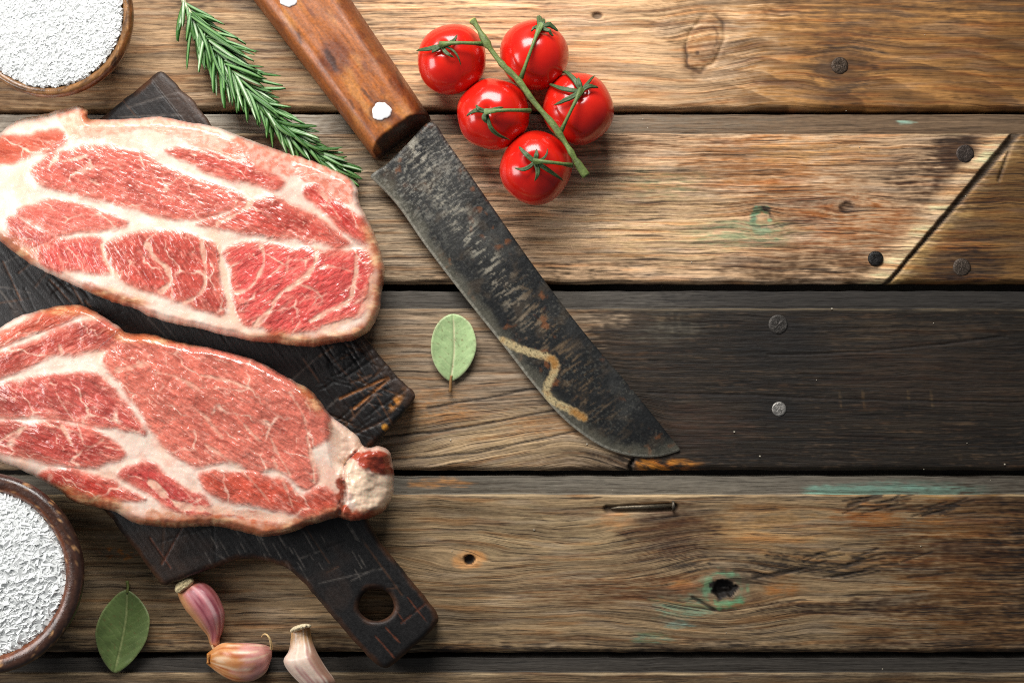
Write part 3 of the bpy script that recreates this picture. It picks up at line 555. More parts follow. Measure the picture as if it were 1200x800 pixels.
steak('steak', [(-60, 210), (0, 140), (60, 100), (130, 85), (190, 68), (235, 60), (258, 75), (259, 98), (330, 100), (400, 97), (480, 93), (545, 108), (590, 112), (640, 125), (700, 148), (760, 170), (830, 195), (900, 215), (960, 240), (1010, 262), (1045, 295), (1052, 340), (1070, 380), (1095, 430), (1115, 490), (1128, 545), (1118, 610), (1110, 665), (1085, 715), (1040, 745), (980, 755), (920, 765), (860, 762), (800, 755), (730, 748), (650, 730), (580, 712), (510, 698), (440, 678), (390, 652), (330, 635), (270, 610), (215, 585), (165, 560), (120, 540), (70, 510), (30, 480), (0, 455), (-60, 400), (-90, 300)], cv1,
    [([(-30, 162), (60, 150), (130, 135), (170, 132), (190, 150), (185, 170), (150, 190), (90, 205), (40, 222), (-30, 230)], (176, 82, 62), 10, .95),
     ([(100, 245), (120, 220), (180, 195), (260, 180), (330, 182), (400, 195), (440, 215), (490, 240), (560, 270), (640, 300), (700, 320), (718, 338), (690, 355), (650, 370), (600, 385), (560, 393), (500, 388), (440, 376), (380, 358), (320, 343), (260, 328), (200, 313), (150, 303), (110, 290), (98, 268)], PNK, 24, .8),
     ([(715, 345), (780, 330), (830, 340), (890, 365), (950, 400), (1000, 440), (1025, 462), (1000, 472), (930, 462), (860, 450), (780, 440), (700, 430), (640, 422), (575, 406), (615, 395), (680, 374)], RED, 28, .75),
     ([(485, 190), (540, 185), (610, 198), (680, 215), (750, 238), (800, 258), (828, 280), (825, 300), (790, 302), (740, 290), (680, 278), (620, 258), (560, 230), (510, 210)], RED, 18, .6),
     ([(893, 305), (915, 293), (945, 303), (975, 330), (1010, 355), (1040, 380), (1070, 405), (1085, 435), (1070, 455), (1035, 448), (1000, 425), (970, 390), (930, 355), (900, 330)], (196, 70, 62), 45, .6),
     ([(50, 375), (100, 345), (160, 335), (220, 350), (280, 365), (340, 385), (368, 402), (350, 412), (280, 422), (220, 430), (165, 433), (110, 405)], (208, 104, 90), 20, .5),
     ([(20, 395), (55, 388), (95, 415), (145, 440), (150, 465), (100, 475), (60, 462), (30, 440)], (176, 80, 72), 40, .5),
     ([(100, 480), (160, 460), (220, 447), (280, 447), (298, 470), (306, 510), (322, 552), (260, 550), (200, 540), (170, 552), (130, 530), (105, 505)], (200, 84, 76), 60, .6),
     ([(302, 480), (330, 455), (380, 435), (440, 425), (520, 430), (580, 445), (630, 465), (637, 520), (645, 580), (660, 640), (650, 670), (600, 660), (550, 640), (500, 625), (440, 605), (380, 582), (340, 560), (322, 520)], RED, 55, .8),
     ([(660, 490), (680, 470), (740, 460), (800, 470), (860, 482), (920, 480), (980, 488), (1050, 490), (1085, 505), (1095, 550), (1080, 610), (1060, 660), (1000, 690), (940, 710), (870, 722), (800, 730), (770, 710), (730, 705), (700, 680), (685, 640), (680, 580), (670, 530)], (210, 86, 80), -30, .75)],
    [([(205, 95), (235, 125), (300, 118), (400, 102), (490, 108), (560, 138), (640, 176), (690, 192)], 26, (222, 150, 124), .8), ([(690, 192), (740, 206), (810, 218), (880, 237), (940, 262), (985, 285), (1002, 312)], 30, (216, 122, 98), .9),
     ([(250, 592), (330, 632), (440, 668)], 14, (190, 110, 90), .7)],
    [([(430, 465), (455, 505), (490, 540), (500, 575), (470, 602)], 9, .9), ([(590, 460), (600, 530), (595, 600), (540, 637)], 7, .9), ([(765, 470), (772, 520), (735, 590), (690, 607)], 5, .9),
     ([(925, 478), (920, 530), (870, 580), (820, 612), (790, 660), (745, 705)], 9, 1), ([(1045, 498), (1040, 570), (1020, 632), (960, 662), (912, 690)], 8, 1), ([(1092, 560), (1082, 620), (1040, 680), (950, 712)], 9, 1),
     ([(300, 465), (312, 520), (345, 562)], 8, 1), ([(130, 240), (190, 222), (250, 208)], 5, .7), ([(870, 580), (920, 600), (945, 625)], 3, .7), ([(640, 400), (700, 372), (735, 345)], 9, .9), ([(920, 540), (970, 530), (1030, 545)], 3, .6), ([(840, 545), (845, 500)], 3, .6), ([(640, 465), (652, 540), (668, 620), (690, 690)], 12, 1), ([(940, 310), (965, 345), (1000, 395)], 3, .8)],
    [(440, 340, 45, 90), (390, 398, 110, 22), (150, 345, 60, 14), (20, 290, 30, 30), (103, 132, 12, 14)], .018, 100, 'raw marbled steak nearer the rosemary, its broad fat band along the top edge')
cv2 = lambda p: np.asarray(p, float) / 2.5 + np.array([0, 340])
def tail(x, y, d, z, c, mus, wet, zb):
    # the curled end on the right: a lump split from the slab by a fold
    lump = np.hypot((x - 433) / 29, (y - 565) / 43); hh = np.sqrt(np.maximum(1 - np.minimum(lump, 1) ** 2, 0))
    fold = segdist(x, y, cat([(428, 524), (410, 538), (402, 560), (404, 582), (396, 606)], 5, False)); z = z + .0025 * hh * sm(0, 12, d) - .003 * sm(5, .5, fold + 3 * fbm(x / 8., y / 8., 2, 6)) * sm(0, 6, d) + .0016 * fbm(x / 14., y / 14., 3, 19) * sm(-5, 10, x - 395)
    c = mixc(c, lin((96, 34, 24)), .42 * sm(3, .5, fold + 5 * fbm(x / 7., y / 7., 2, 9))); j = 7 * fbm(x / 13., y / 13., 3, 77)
    for pts, rgb in (([(410, 533), (432, 526), (455, 530), (461, 552), (445, 556), (425, 546)], (168, 68, 46)), ([(394, 566), (403, 560), (404, 580), (396, 588)], (150, 70, 50)), ([(404, 590), (420, 600), (445, 598), (456, 590), (450, 604), (430, 611), (404, 606)], (176, 82, 54))):
        s2 = sdf(x, y, cat(pts, 4)); m = sm(-2, 2, s2 + j); c = mixc(c, lin(rgb), m); mus = np.maximum(mus * (1 - m), .35 * m)
    s2 = sdf(x, y, cat([(406, 540), (424, 552), (458, 560), (462, 575), (452, 592), (430, 594), (410, 584)], 4)); m = sm(-3, 4, s2 + j); c = mixc(c, lin((238, 208, 180)) * (1 + .25 * fbm(x / 9., y / 9., 3, 12))[:, None], m); mus = mus * (1 - m)
    s2 = segdist(x, y, cat([(440, 524), (458, 530), (461, 545)], 4, False)); c = mixc(c, lin((232, 190, 168)), sm(4, 1, s2))
    s2 = sdf(x, y, cat([(387, 494), (400, 500), (421, 512), (426, 524), (412, 532), (404, 545), (395, 545)], 4)); z = z - .005 * sm(-8, 4, s2) * sm(0, 3, d); c = mixc(c, lin((228, 192, 164)), .6 * sm(-2, 2, s2 + j))
    return z, c, mus, wet
steak('steak', [(-80, 160), (0, 110), (60, 75), (130, 55), (200, 42), (250, 48), (300, 75), (340, 100), (375, 125), (440, 128), (500, 145), (540, 155), (600, 165), (660, 180), (720, 195), (780, 220), (850, 260), (905, 290), (935, 320), (955, 350), (985, 380), (1020, 405), (1050, 430), (1062, 456), (1085, 460), (1110, 455), (1140, 470), (1150, 510), (1155, 550), (1150, 600), (1130, 640), (1090, 665), (1030, 675), (990, 665), (950, 675), (900, 690), (850, 710), (780, 720), (740, 715), (660, 695), (600, 690), (520, 695), (440, 690), (390, 680), (340, 650), (280, 635), (220, 620), (170, 585), (120, 555), (60, 525), (0, 500), (-80, 460)], cv2,
    [([(-30, 140), (60, 100), (130, 60), (200, 47), (262, 62), (230, 80), (180, 98), (120, 120), (60, 143), (-30, 172)], (190, 84, 62), -25, .7),
     ([(-30, 200), (80, 152), (160, 120), (240, 85), (300, 90), (360, 120), (368, 150), (320, 168), (260, 178), (190, 188), (130, 200), (70, 225), (-30, 262)], (172, 74, 62), -25, .45),
     ([(-30, 290), (60, 265), (140, 250), (240, 240), (300, 260), (350, 310), (400, 370), (425, 420), (380, 410), (300, 400), (220, 385), (150, 375), (60, 370), (-30, 362)], (184, 84, 74), 30, .6),
     ([(-30, 392), (60, 390), (150, 385), (220, 395), (290, 415), (340, 450), (365, 480), (330, 500), (280, 515), (200, 515), (130, 500), (60, 480), (-30, 460)], (182, 76, 66), 20, .6),
     ([(110, 540), (180, 525), (260, 540), (320, 560), (380, 590), (425, 612), (370, 620), (290, 625), (230, 615), (170, 580)], (178, 62, 50), 25, .7),
     ([(355, 540), (400, 510), (445, 505), (490, 540), (540, 575), (600, 610), (625, 650), (590, 662), (530, 650), (460, 610), (400, 575)], (188, 72, 66), 40, .55),
     ([(305, 195), (370, 140), (440, 132), (520, 148), (620, 172), (720, 200), (790, 228), (860, 268), (925, 318), (965, 380), (970, 420), (940, 450), (915, 470), (920, 520), (930, 560), (900, 580), (860, 560), (820, 522), (760, 530), (700, 512), (640, 500), (590, 515), (530, 490), (480, 450), (440, 400), (400, 340), (350, 270), (310, 225)], (206, 112, 94), 35, .95),
     ([(590, 540), (650, 530), (720, 535), (790, 545), (840, 560), (880, 600), (940, 572), (980, 600), (985, 640), (930, 670), (880, 660), (800, 640), (720, 625), (650, 610), (600, 575)], (196, 86, 66), 35, .8)],
    [([(370, 135), (440, 130), (530, 150), (640, 175), (740, 205)], 22, (188, 92, 70), .7), ([(450, 668), (560, 672), (660, 680), (780, 705), (880, 690)], 22, (196, 124, 84), .7), ([(640, 655), (720, 660), (800, 680)], 14, (204, 96, 62), .8)],
    [([(0, 440), (40, 418), (75, 400)], 6, .9), ([(180, 395), (205, 440), (230, 485)], 4, .8), ([(150, 270), (180, 330), (215, 380)], 3, .7), ([(340, 235), (380, 225), (430, 215)], 7, .5), ([(460, 240), (520, 255), (580, 290)], 3, .6), ([(590, 250), (660, 262), (740, 290)], 4, .7),
     ([(680, 350), (720, 400), (760, 440)], 3, .7), ([(780, 400), (810, 470), (850, 540)], 4, .7), ([(900, 430), (915, 500), (920, 560)], 5, .8), ([(600, 450), (680, 505), (740, 560), (790, 620)], 4, .6), ([(800, 490), (830, 560), (860, 640)], 5, .6), ([(560, 340), (600, 370), (650, 430)], 3, .5), ([(440, 560), (520, 625), (600, 640), (720, 655), (820, 668), (880, 690)], 14, 1), ([(175, 160), (180, 185)], 3, .7), ([(850, 300), (890, 370), (900, 420)], 2.5, .6), ([(250, 470), (300, 440)], 3, .5)],
    [(90, 355, 60, 20), (240, 392, 130, 14), (260, 622, 200, 26), (100, 585, 80, 20), (430, 600, 60, 20), (370, 450, 24, 36)], .0185, 200, 'raw steak with a curled fatty end and glossy centre, nearer the garlic', tail)

# ------------------------------------------------------------------ knife
def along(p): return
kdir = np.array([.588, .809]); kper = np.array([.809, -.588])
knife = thing('knife', pw(470, 160, 0), 'old kitchen knife with a blackened blade and worn orange wooden handle', 'knife')
bl = resample(np.array(list(cat([(433, 206), (443, 199), (456, 190), (478, 168), (505, 143), (525, 168), (560, 218), (620, 304), (680, 384), (740, 455), (780, 505), (797, 526)], 6, False)) + list(cat([(797, 528), (770, 535), (735, 533), (700, 520), (660, 490), (625, 450), (590, 405), (550, 355), (500, 290), (465, 240), (433, 207)], 6, False))), 3)
edge = cat([(797, 528), (770, 535), (735, 533), (700, 520), (660, 490), (625, 450), (590, 405), (550, 355), (500, 290), (465, 240), (433, 207)], 6, False)
g = grid([bl], 1.2); x, y, d = g.x, g.y, g.d; de = segdist(x, y, edge); al = (x - 470) * kdir[0] + (y - 165) * kdir[1]; ac = (x - 470) * kper[0] + (y - 165) * kper[1]
c = np.tile(lin((56, 56, 54)), (len(x), 1)); c = mixc(c, lin((28, 29, 30)), .85 * sm(-.25, .3, fbm(x / 50., y / 50., 3, 61) + .5 * sm(80, 330, al) - .1))
c = mixc(c, lin((92, 78, 62)), .32 * sm(.05, .4, fbm(x / 26., y / 26., 4, 62)))
sw = sm(.02, .3, fbm(al / 2.4, ac / 10., 3, 63, .6) + .3 * fbm(x / 30., y / 30., 2, 64) + .25 * fbm(x / 2.5, y / 2.5, 2, 164)); c = mixc(c, lin((146, 143, 132)), .65 * sw * sm(170, 20, al + 30 * fbm(x / 20., y / 20., 2, 65)))
hz = sm(22, 4, np.abs(ac - 6 + al * .035)) ; tt = sm(.05, .32, fbm(al / 4.5, ac / 22., 3, 66) + .3 * fbm(x / 3., y / 3., 2, 165)) ; c = mixc(c, lin((164, 158, 142)), .75 * hz * tt * sm(330, 160, al)); c = mixc(c, lin((126, 104, 78)), .55 * sm(30, 6, np.abs(ac - 4)) * tt * sm(150, 260, al) * sm(480, 330, al))
c = mixc(c, lin((130, 128, 116)), .24 * sm(.12, .5, fbm(x / 3., y / 3., 2, 67)) * sm(-.2, .2, fbm(x / 30., y / 30., 2, 68)))
c = mixc(c, lin((124, 76, 44)), .7 * sm(.2, .45, fbm(x / 14., y / 14., 3, 69)) * sm(.0, .3, fbm(x / 60., y / 60., 2, 70)))
c = mixc(c, lin((186, 182, 168)), .95 * sm(4.0, 1, de + 1.2 * fbm(x / 6., y / 6., 2, 71)) * sm(560, 430, al) ); c = mixc(c, lin((120, 116, 100)), .45 * sm(18, 4, de + 8 * fbm(x / 18., y / 18., 3, 72)))
zig = resample(cat([(588, 398), (603, 406), (622, 413), (640, 418), (650, 424), (649, 436), (642, 450), (641, 462), (651, 472), (666, 479), (684, 489)], 5, False), 3, False); zd = segdist(x, y, zig) + 2.2 * fbm(x / 5., y / 5., 2, 73)
c = mixc(c, lin((196, 176, 132)), .95 * sm(6.0, 2.5, zd) * sm(-.35, .15, fbm(x / 2.5, y / 2.5, 2, 74) + .25)); c = mixc(c, lin((168, 112, 44)), .8 * sm(6, 2, zd) * np.maximum(sm(13, 5, np.hypot(x - 648, y - 424)), np.maximum(sm(18, 8, np.hypot(x - 680, y - 486)), .4 * sm(0, .4, fbm(x / 8., y / 8., 2, 75)))))
c = mixc(c, lin((30, 30, 30)), .6 * sm(8, 2, np.abs(al - 14)) * sm(0, .3, fbm(x / 9., y / 9., 2, 76)))
zb = np.interp(al, [0, 500], [.0085, .0008]); z = zb + .0006 + .0016 * sm(0, 40, de) + .0003 * fbm(x / 40., y / 40., 2, 78) + .00014 * fbm(al / 4., ac / 18., 2, 79); z -= .0005 * sm(4, 0, d)
STEEL = m_attr('blackened_steel', .38, 1100, .4, 1300, .55, .0003, Metallic=.12, Specular_IOR_Level=.5)
solid('blade', g, z, [(.1, .6), (-.4, 1)], np.minimum(zb, z - .0004), STEEL, knife, attrs={'tint': np.clip(c, .004, 1)})
hl_ = resample(np.array([(238, -78), (262, -104), (300, -126), (328, -132), (352, -108), (411, 0), (455, 65), (501, 133), (505, 139), (503, 145), (444, 189), (439, 187), (434, 180), (370, 95), (297, 0), (245, -66)], float), 3)
g = grid([hl_], 1.4); x, y, d = g.x, g.y, g.d; al = (x - 470) * kdir[0] + (y - 165) * kdir[1]; ac = (x - 470) * kper[0] + (y - 165) * kper[1]
dend = segdist(x, y, np.array([(440, 188), (504, 142)], float))
r = 26.; z = .0045 + .017 * np.sqrt(np.maximum(1 - (1 - np.minimum(d / r, 1)) ** 2.4, 0)); z = np.minimum(z, .007 + .0148 * sm(0, 24, dend + 1.5) + .0006 * fbm(x / 12., y / 12., 2, 3)) + .0004 * fbm(al / 60., ac / 14., 2, 80)
c = np.tile(lin((158, 92, 38)), (len(x), 1)) * (1 + .75 * fbm(al / 40., ac / 3.2, 4, 81, .65))[:, None]
c = mixc(c, lin((196, 136, 70)), .6 * sm(0, .45, fbm(al / 60., ac / 16., 3, 82))); c = mixc(c, lin((112, 58, 26)), .7 * sm(.08, .45, fbm(al / 34., ac / 14., 3, 83)))
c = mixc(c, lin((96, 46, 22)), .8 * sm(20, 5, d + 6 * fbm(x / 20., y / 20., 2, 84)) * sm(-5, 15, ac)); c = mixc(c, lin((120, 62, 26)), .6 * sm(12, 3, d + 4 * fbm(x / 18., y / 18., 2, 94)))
c = mixc(c, lin((98, 46, 26)), .75 * blob(x, y, 392, 66, 20, 30, 85)); c = mixc(c, lin((52, 26, 18)), .85 * sm(1.1, .5, np.hypot((x - 388 - (y - 70) * .45) / 5.5, (y - 70) / 17) + .3 * fbm(x / 6., y / 6., 2, 86)))
c = mixc(c, lin((48, 28, 16)), .9 * sm(23, 16, dend + 5 * fbm(x / 9., y / 9., 2, 87)) * sm(2, 8, segdist(x, y, np.array([(430, 165), (442, 190)], float)) - 4)); c = mixc(c, lin((22, 14, 10)), .8 * sm(6, 1, dend))
c = mixc(c, lin((80, 44, 24)), .75 * sm(18, 11, np.hypot(x - 447, y - 131) + 3 * fbm(x / 8., y / 8., 2, 88)))
for q in ((425, 105, 436, 118), (465, 85, 472, 102), (350, 40, 352, 50), (410, 118, 414, 126)): c = mixc(c, lin((50, 26, 14)), .6 * sm(3, .5, segdist(x, y, np.array([q[:2], q[2:]], float)) + 1.5 * fbm(x / 5., y / 5., 2, 90)))
c = c * np.array([.84, .78, .72])
HW = m_attr('worn_varnished_wood', .44, 600, .35, 500, .25, .0004, Specular_IOR_Level=.5, Coat_Weight=.12, Coat_Roughness=.25)
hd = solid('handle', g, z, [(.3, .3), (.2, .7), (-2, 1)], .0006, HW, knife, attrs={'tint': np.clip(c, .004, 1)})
RIV = m_attr('rivet_painted_glare', .35, 500, .1, 800, .3, .0003)  # white glare of the metal put into a non-metallic base colour
for px, py, sd in ((447, 130.5, 1), (338, -3, 5)):
    ctr = pw(px, py, .0222); V, F = lathe([(.0054, .0195), (.0053, .0219), (.0046, .02235), (.0025, .0226), (.00001, .0227)], ctr, 40, lambda w, z_: .05 * math.sin(2 * w + sd) + sd % 2 * .06 * math.sin(3 * w + 2 * sd) + .04 * math.sin(7 * w) + .02 * math.sin(12 * w))
    mobj('rivet', V, F, RIV, knife, attrs={'tint': np.tile((.86, .88, .88), (len(V), 1))})

# ------------------------------------------------------------------ tomatoes on the vine
TOM = NT('tomato_skin'); oc = TOM.n('ShaderNodeTexCoord').outputs['Object']; n_ = TOM.noise(oc, 60, 3, .5)
TOM.set(Base_Color=TOM.mix(TOM.rng(n_, .3, .7, 0, 1), (.54, .007, .004), (.70, .020, .008)), Roughness=.21, Specular_IOR_Level=.5, Coat_Weight=.3, Coat_Roughness=.13, Subsurface_Weight=.08, Subsurface_Radius=(.006, .001, .001), Subsurface_Scale=.5, Normal=TOM.bump(TOM.noise(oc, 110, 2, .4), .12, .0015))
GRN = m_attr('green_vine', .55, 700, .35, 900, .5, .0005)
truss = thing('tomato_vine', pw(628, 128, 0), 'five red cherry tomatoes on one green vine beside the knife handle', 'tomatoes')
zt = lambda px, py: (470 + px / 3.2, py / 3.2)
TOMS = [((529.5, 70), 41, (520, 62.5), [((492, 64), 4), ((510, 70), 5), ((537, 51), 4), ((534, 76), 3.6), ((541, 84), 2)], (567, 52)),
        ((626, 65), 41, (632, 41), [((631, 19), 5), ((651, 44), 4.5), ((646, 51), 3.5), ((622, 47), 3), ((636, 30), 5)], (610.5, 92)),
        ((578, 134), 42, (571, 138), [((550, 141), 4), ((560, 130), 4.5), ((590, 133), 3), ((596, 165), 4), ((572, 150), 5)], (621.5, 130)),
        ((628, 197), 42.5, (626, 195.5), [((609, 178), 4.5), ((604, 201), 4), ((626, 216), 4.5), ((657, 214), 4), ((640, 181), 2.5), ((628, 182), 4.5)], (670, 194)),
        ((677.5, 127.5), 42, (679, 115), [((643, 101), 4), ((659, 88), 4.5), ((650, 129), 4.5), ((697, 111), 4), ((694, 96), 3), ((676, 100), 5)], (657, 155))]
for k, ((tx, ty), tr, (cx, cy), seps, (jx, jy)) in enumerate(TOMS):
    zc = .0212; R = tr / S * (H - zc) / H; cen = np.array(pw(tx, ty, zc)); cal = np.array([(cx - tx) / tr, -(cy - ty) / tr]); cal3 = np.array([cal[0], cal[1], math.sqrt(max(.05, 1 - cal @ cal))])
    ax = Vector(cal3).normalized(); M = np.array(ax.to_track_quat('Z', 'Y').to_matrix()); nu, nv = 64, 40; V = []
    for j in range(nv + 1):
        t = math.pi * j / nv
        for i in range(nu):
            w = 2 * math.pi * i / nu; lob = 1 + .018 * math.cos((4 + k % 3) * w + k) * math.sin(t) ** 2 + .018 * math.cos(2 * w + 2 * k)
            rr = R * lob * (1 - .10 * math.exp(-(t / .22) ** 2)) * (1 - .03 * math.exp(-((math.pi - t) / .3) ** 2)); hz_ = .96
            V.append((rr * math.sin(t) * math.cos(w), rr * math.sin(t) * math.sin(w), rr * hz_ * math.cos(t)))
    V = np.array(V) @ M.T + cen
    V[:, 2] = np.maximum(V[:, 2], .0002)
    F = [(j * nu + i, (j + 1) * nu + i, (j + 1) * nu + (i + 1) % nu, j * nu + (i + 1) % nu) for j in range(nv) for i in range(nu)]
    tom = mobj('tomato', V, [F], TOM.m, truss)
    def onsurf(px, py, lift):
        qx, qy = (px - tx) / tr, (py - ty) / tr; q = math.hypot(qx, qy); q2 = min(q, .97)
        if q > 1e-6: qx, qy = qx * q2 / q, qy * q2 / q
        nv_ = np.array([qx, -qy, math.sqrt(max(1 - q2 * q2, 0))]); return Vector(cen + nv_ * R * (1.0 + lift))
    Vs = []; Fs = []; Ts = []; cc = []
    for (sx, sy), w in seps:              # sepals: curled narrow blades lying over the skin
        n_s = 8; base = len(Vs); bend = rnd.uniform(-.22, .22)
        for i in range(n_s + 1):
            t = i / n_s; ox, oy = -(sy - cy) * bend * math.sin(t * math.pi), (sx - cx) * bend * math.sin(t * math.pi)
            p = onsurf(cx + (sx - cx) * t + ox, cy + (sy - cy) * t + oy, .035 + .10 * math.sin(t * 2.6) * (.6 + .5 * rnd.random()) )
            q = Vector((-(400 - sy - 400 + cy), (sx - cx), 0)); q = Vector((sy - cy, sx - cx, 0)).normalized()
            ww = 1.35 * w * (.42 + .58 * math.sin(min(t * 2.2 + .25, 1.6))) * (1 - t) ** .55 / S + .00012
            up = (p - Vector(cen)).normalized()
            for s_, hgt in ((-1, .0), (-.4, .0004), (0, -.0001), (.4, .0004), (1, .0)): Vs.append(p + q * ww * s_ * .62 + up * hgt); cc.append(lin((62, 82, 46)) * (1.25 if abs(s_) == .4 else .8) * rnd.uniform(.8, 1.2))
            for s_ in (-1, 0, 1): Vs.append(p + q * ww * s_ * .6 - up * .0005); cc.append(lin((48, 66, 36)))
        for i in range(n_s):
            a, b = base + i * 8, base + (i + 1) * 8
            for u in range(4): Fs.append((a + u, a + u + 1, b + u + 1, b + u))
            for u, v in ((5, 6), (6, 7)): Fs.append((a + v, a + u, b + u, b + v))
            Fs += [(a, b, b + 5, a + 5), (a + 4, a + 7, b + 7, b + 4)]
    mobj('calyx', Vs, [Fs], GRN, tom, attrs={'tint': np.array(cc)})
    p0 = onsurf(cx, cy, -.02); p1 = onsurf(cx, cy, .14) ; pj = pw(jx, jy, .0395); mid = p1.lerp(pj, .5) + Vector((0, 0, .0035))
    ctl = [p0, p1, p1.lerp(mid, .5) + Vector((0, 0, .001)), mid, mid.lerp(pj, .5) + Vector((0, 0, .0006)), pj]
    V, F = tube(ctl, [.0020, .0018, .0011, .00095, .0010, .0015], 9); mobj('pedicel', V, F, GRN, tom, attrs={'tint': np.tile(lin((92, 112, 58)), (len(V), 1)) * (1 + .5 * rs.randn(len(V)) * .2)[:, None]})
vp = cat([(553.5, 24), (560, 33), (571, 52), (588, 75), (608, 95), (626, 120), (648, 146), (664, 170), (676, 190), (687, 206)], 5, False)
jd = np.array([min(np.hypot(a - jx, b - jy) for *_q, (jx, jy) in TOMS) for a, b in vp])
vz = np.interp(np.arange(len(vp)), [0, 8, len(vp) - 10, len(vp) - 1], [.0385, .040, .040, .0375]); rad = (.0016 + .00025 * np.sin(np.arange(len(vp)) * .9)); rad = rad * (1 + .18 * rs.randn(len(vp)) * .5) + .0009 * np.exp(-(jd / 6.) ** 2); rad[0:2] += .0005; rad[-6:] += .0005
V, F = tube([pw(a, b, zv) for (a, b), zv in zip(vp, vz)], list(rad), 12)
c = np.tile(lin((98, 114, 58)), (len(V), 1)) * (1 + .22 * rs.randn(len(V)))[:, None]; c[:12] = lin((196, 190, 90)); mobj('vine_stem', V, F, GRN, truss, attrs={'tint': np.clip(c, .01, 1)})

# ------------------------------------------------------------------ rosemary
ROS = m_attr('rosemary_leaf', .38, 900, .25, 1200, .25, .0003, Specular_IOR_Level=.5)
ros = thing('rosemary_sprig', pw(310, 120, 0), 'green rosemary sprig lying between the upper steak and knife handle', 'herb')
sp = cat([(209, -30), (212, -8), (217, 6), (229, 25), (241, 42), (255, 62), (266, 76), (278, 92), (294, 110), (310, 127), (330, 147), (347, 162), (362, 174), (380, 187), (394, 195)], 6, False)
V, F = tube([pw(a, b, .0065 + .004 * math.sin(i / len(sp) * 3.1)) for i, (a, b) in enumerate(sp)], list(np.linspace(.0016, .0007, len(sp))), 8)
mobj('stem', V, F, ROS, ros, attrs={'tint': np.tile(lin((176, 178, 140)), (len(V), 1)) * (1 + .15 * rs.randn(len(V)))[:, None]})
NEED = []
for k in range(8):      # needle variants of unit length along +X
    Vn = []; cn = []; Fn = []; ns = 9; bend = (-.16, -.08, -.03, .03, .08, .16, .0, .22)[k]; droop = (.06, .1, .02, .12, .05, .0, .08, .1)[k]
    pale = k in (2, 6)
    for i in range(ns + 1):
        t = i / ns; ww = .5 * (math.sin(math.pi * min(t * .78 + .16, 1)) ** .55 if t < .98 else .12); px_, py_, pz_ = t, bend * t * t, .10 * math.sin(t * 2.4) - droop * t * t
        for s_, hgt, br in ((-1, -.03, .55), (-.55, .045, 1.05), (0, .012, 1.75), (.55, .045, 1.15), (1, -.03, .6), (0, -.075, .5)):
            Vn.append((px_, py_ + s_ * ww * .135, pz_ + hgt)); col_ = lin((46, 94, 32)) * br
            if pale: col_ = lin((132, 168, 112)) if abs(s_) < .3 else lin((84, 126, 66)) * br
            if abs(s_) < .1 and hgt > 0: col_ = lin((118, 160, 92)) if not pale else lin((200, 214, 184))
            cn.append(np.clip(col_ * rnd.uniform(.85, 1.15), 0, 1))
    for i in range(ns):
        a, b = i * 6, (i + 1) * 6
        for u, v in ((0, 1), (1, 2), (2, 3), (3, 4), (4, 5), (5, 0)): Fn.append((a + u, a + v, b + v, b + u))
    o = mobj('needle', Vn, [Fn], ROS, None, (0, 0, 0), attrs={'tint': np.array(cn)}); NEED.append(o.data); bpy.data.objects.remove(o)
ssp = resample(sp, 3.3, False); NS = len(ssp); rorg = Vector(list(ros['org']))
for i in range(4, NS):
    if ssp[i][1] < 2: continue
    a, b = ssp[i]; t_ = ssp[min(i + 1, NS - 1)] - ssp[i - 1]; th = math.atan2(-t_[1], t_[0]); fr = i / NS
    for side in (-1, 1, rnd.choice((-1, 1))) if fr < .8 else (-1, 1, 0):
        if rnd.random() < .12: continue
        Lp = (rnd.uniform(40, 68) if side > 0 else rnd.uniform(36, 60)) * (1 - .38 * fr ** 1.3) * (1.12 if .1 < fr < .5 else 1)
        if b < 20: Lp *= .7
        spread = rnd.uniform(8, 50) if side else rnd.uniform(-10, 10)
        spread *= (1 - .45 * fr)
        ang = th + math.radians(spread) * (side if side else 1)
        z0 = .007 + .004 * math.sin(fr * 3.1) + rnd.uniform(-.002, .0035); pit = rnd.uniform(-6, 9)
        endz = z0 + math.sin(math.radians(pit)) * Lp / S
        if endz < .0015: pit = math.degrees(math.asin(max(-1, (.0015 - z0) / (Lp / S))))
        o = bpy.data.objects.new('needle', rnd.choice(NEED)); COL.objects.link(o); o.parent = ros
        p = pw(a + rnd.uniform(-1.5, 1.5), b + rnd.uniform(-1.5, 1.5), z0)
        sc = Lp / S; wsc = rnd.uniform(.0068, .0095) / .27 * .5 * 1.15
        o.matrix_local = Matrix.Translation(p - rorg) @ Matrix.Rotation(ang, 4, 'Z') @ Matrix.Rotation(-math.radians(pit), 4, 'Y') @ Matrix.Rotation(rnd.uniform(-.5, .5), 4, 'X') @ Matrix.Diagonal((sc, wsc, wsc, 1))

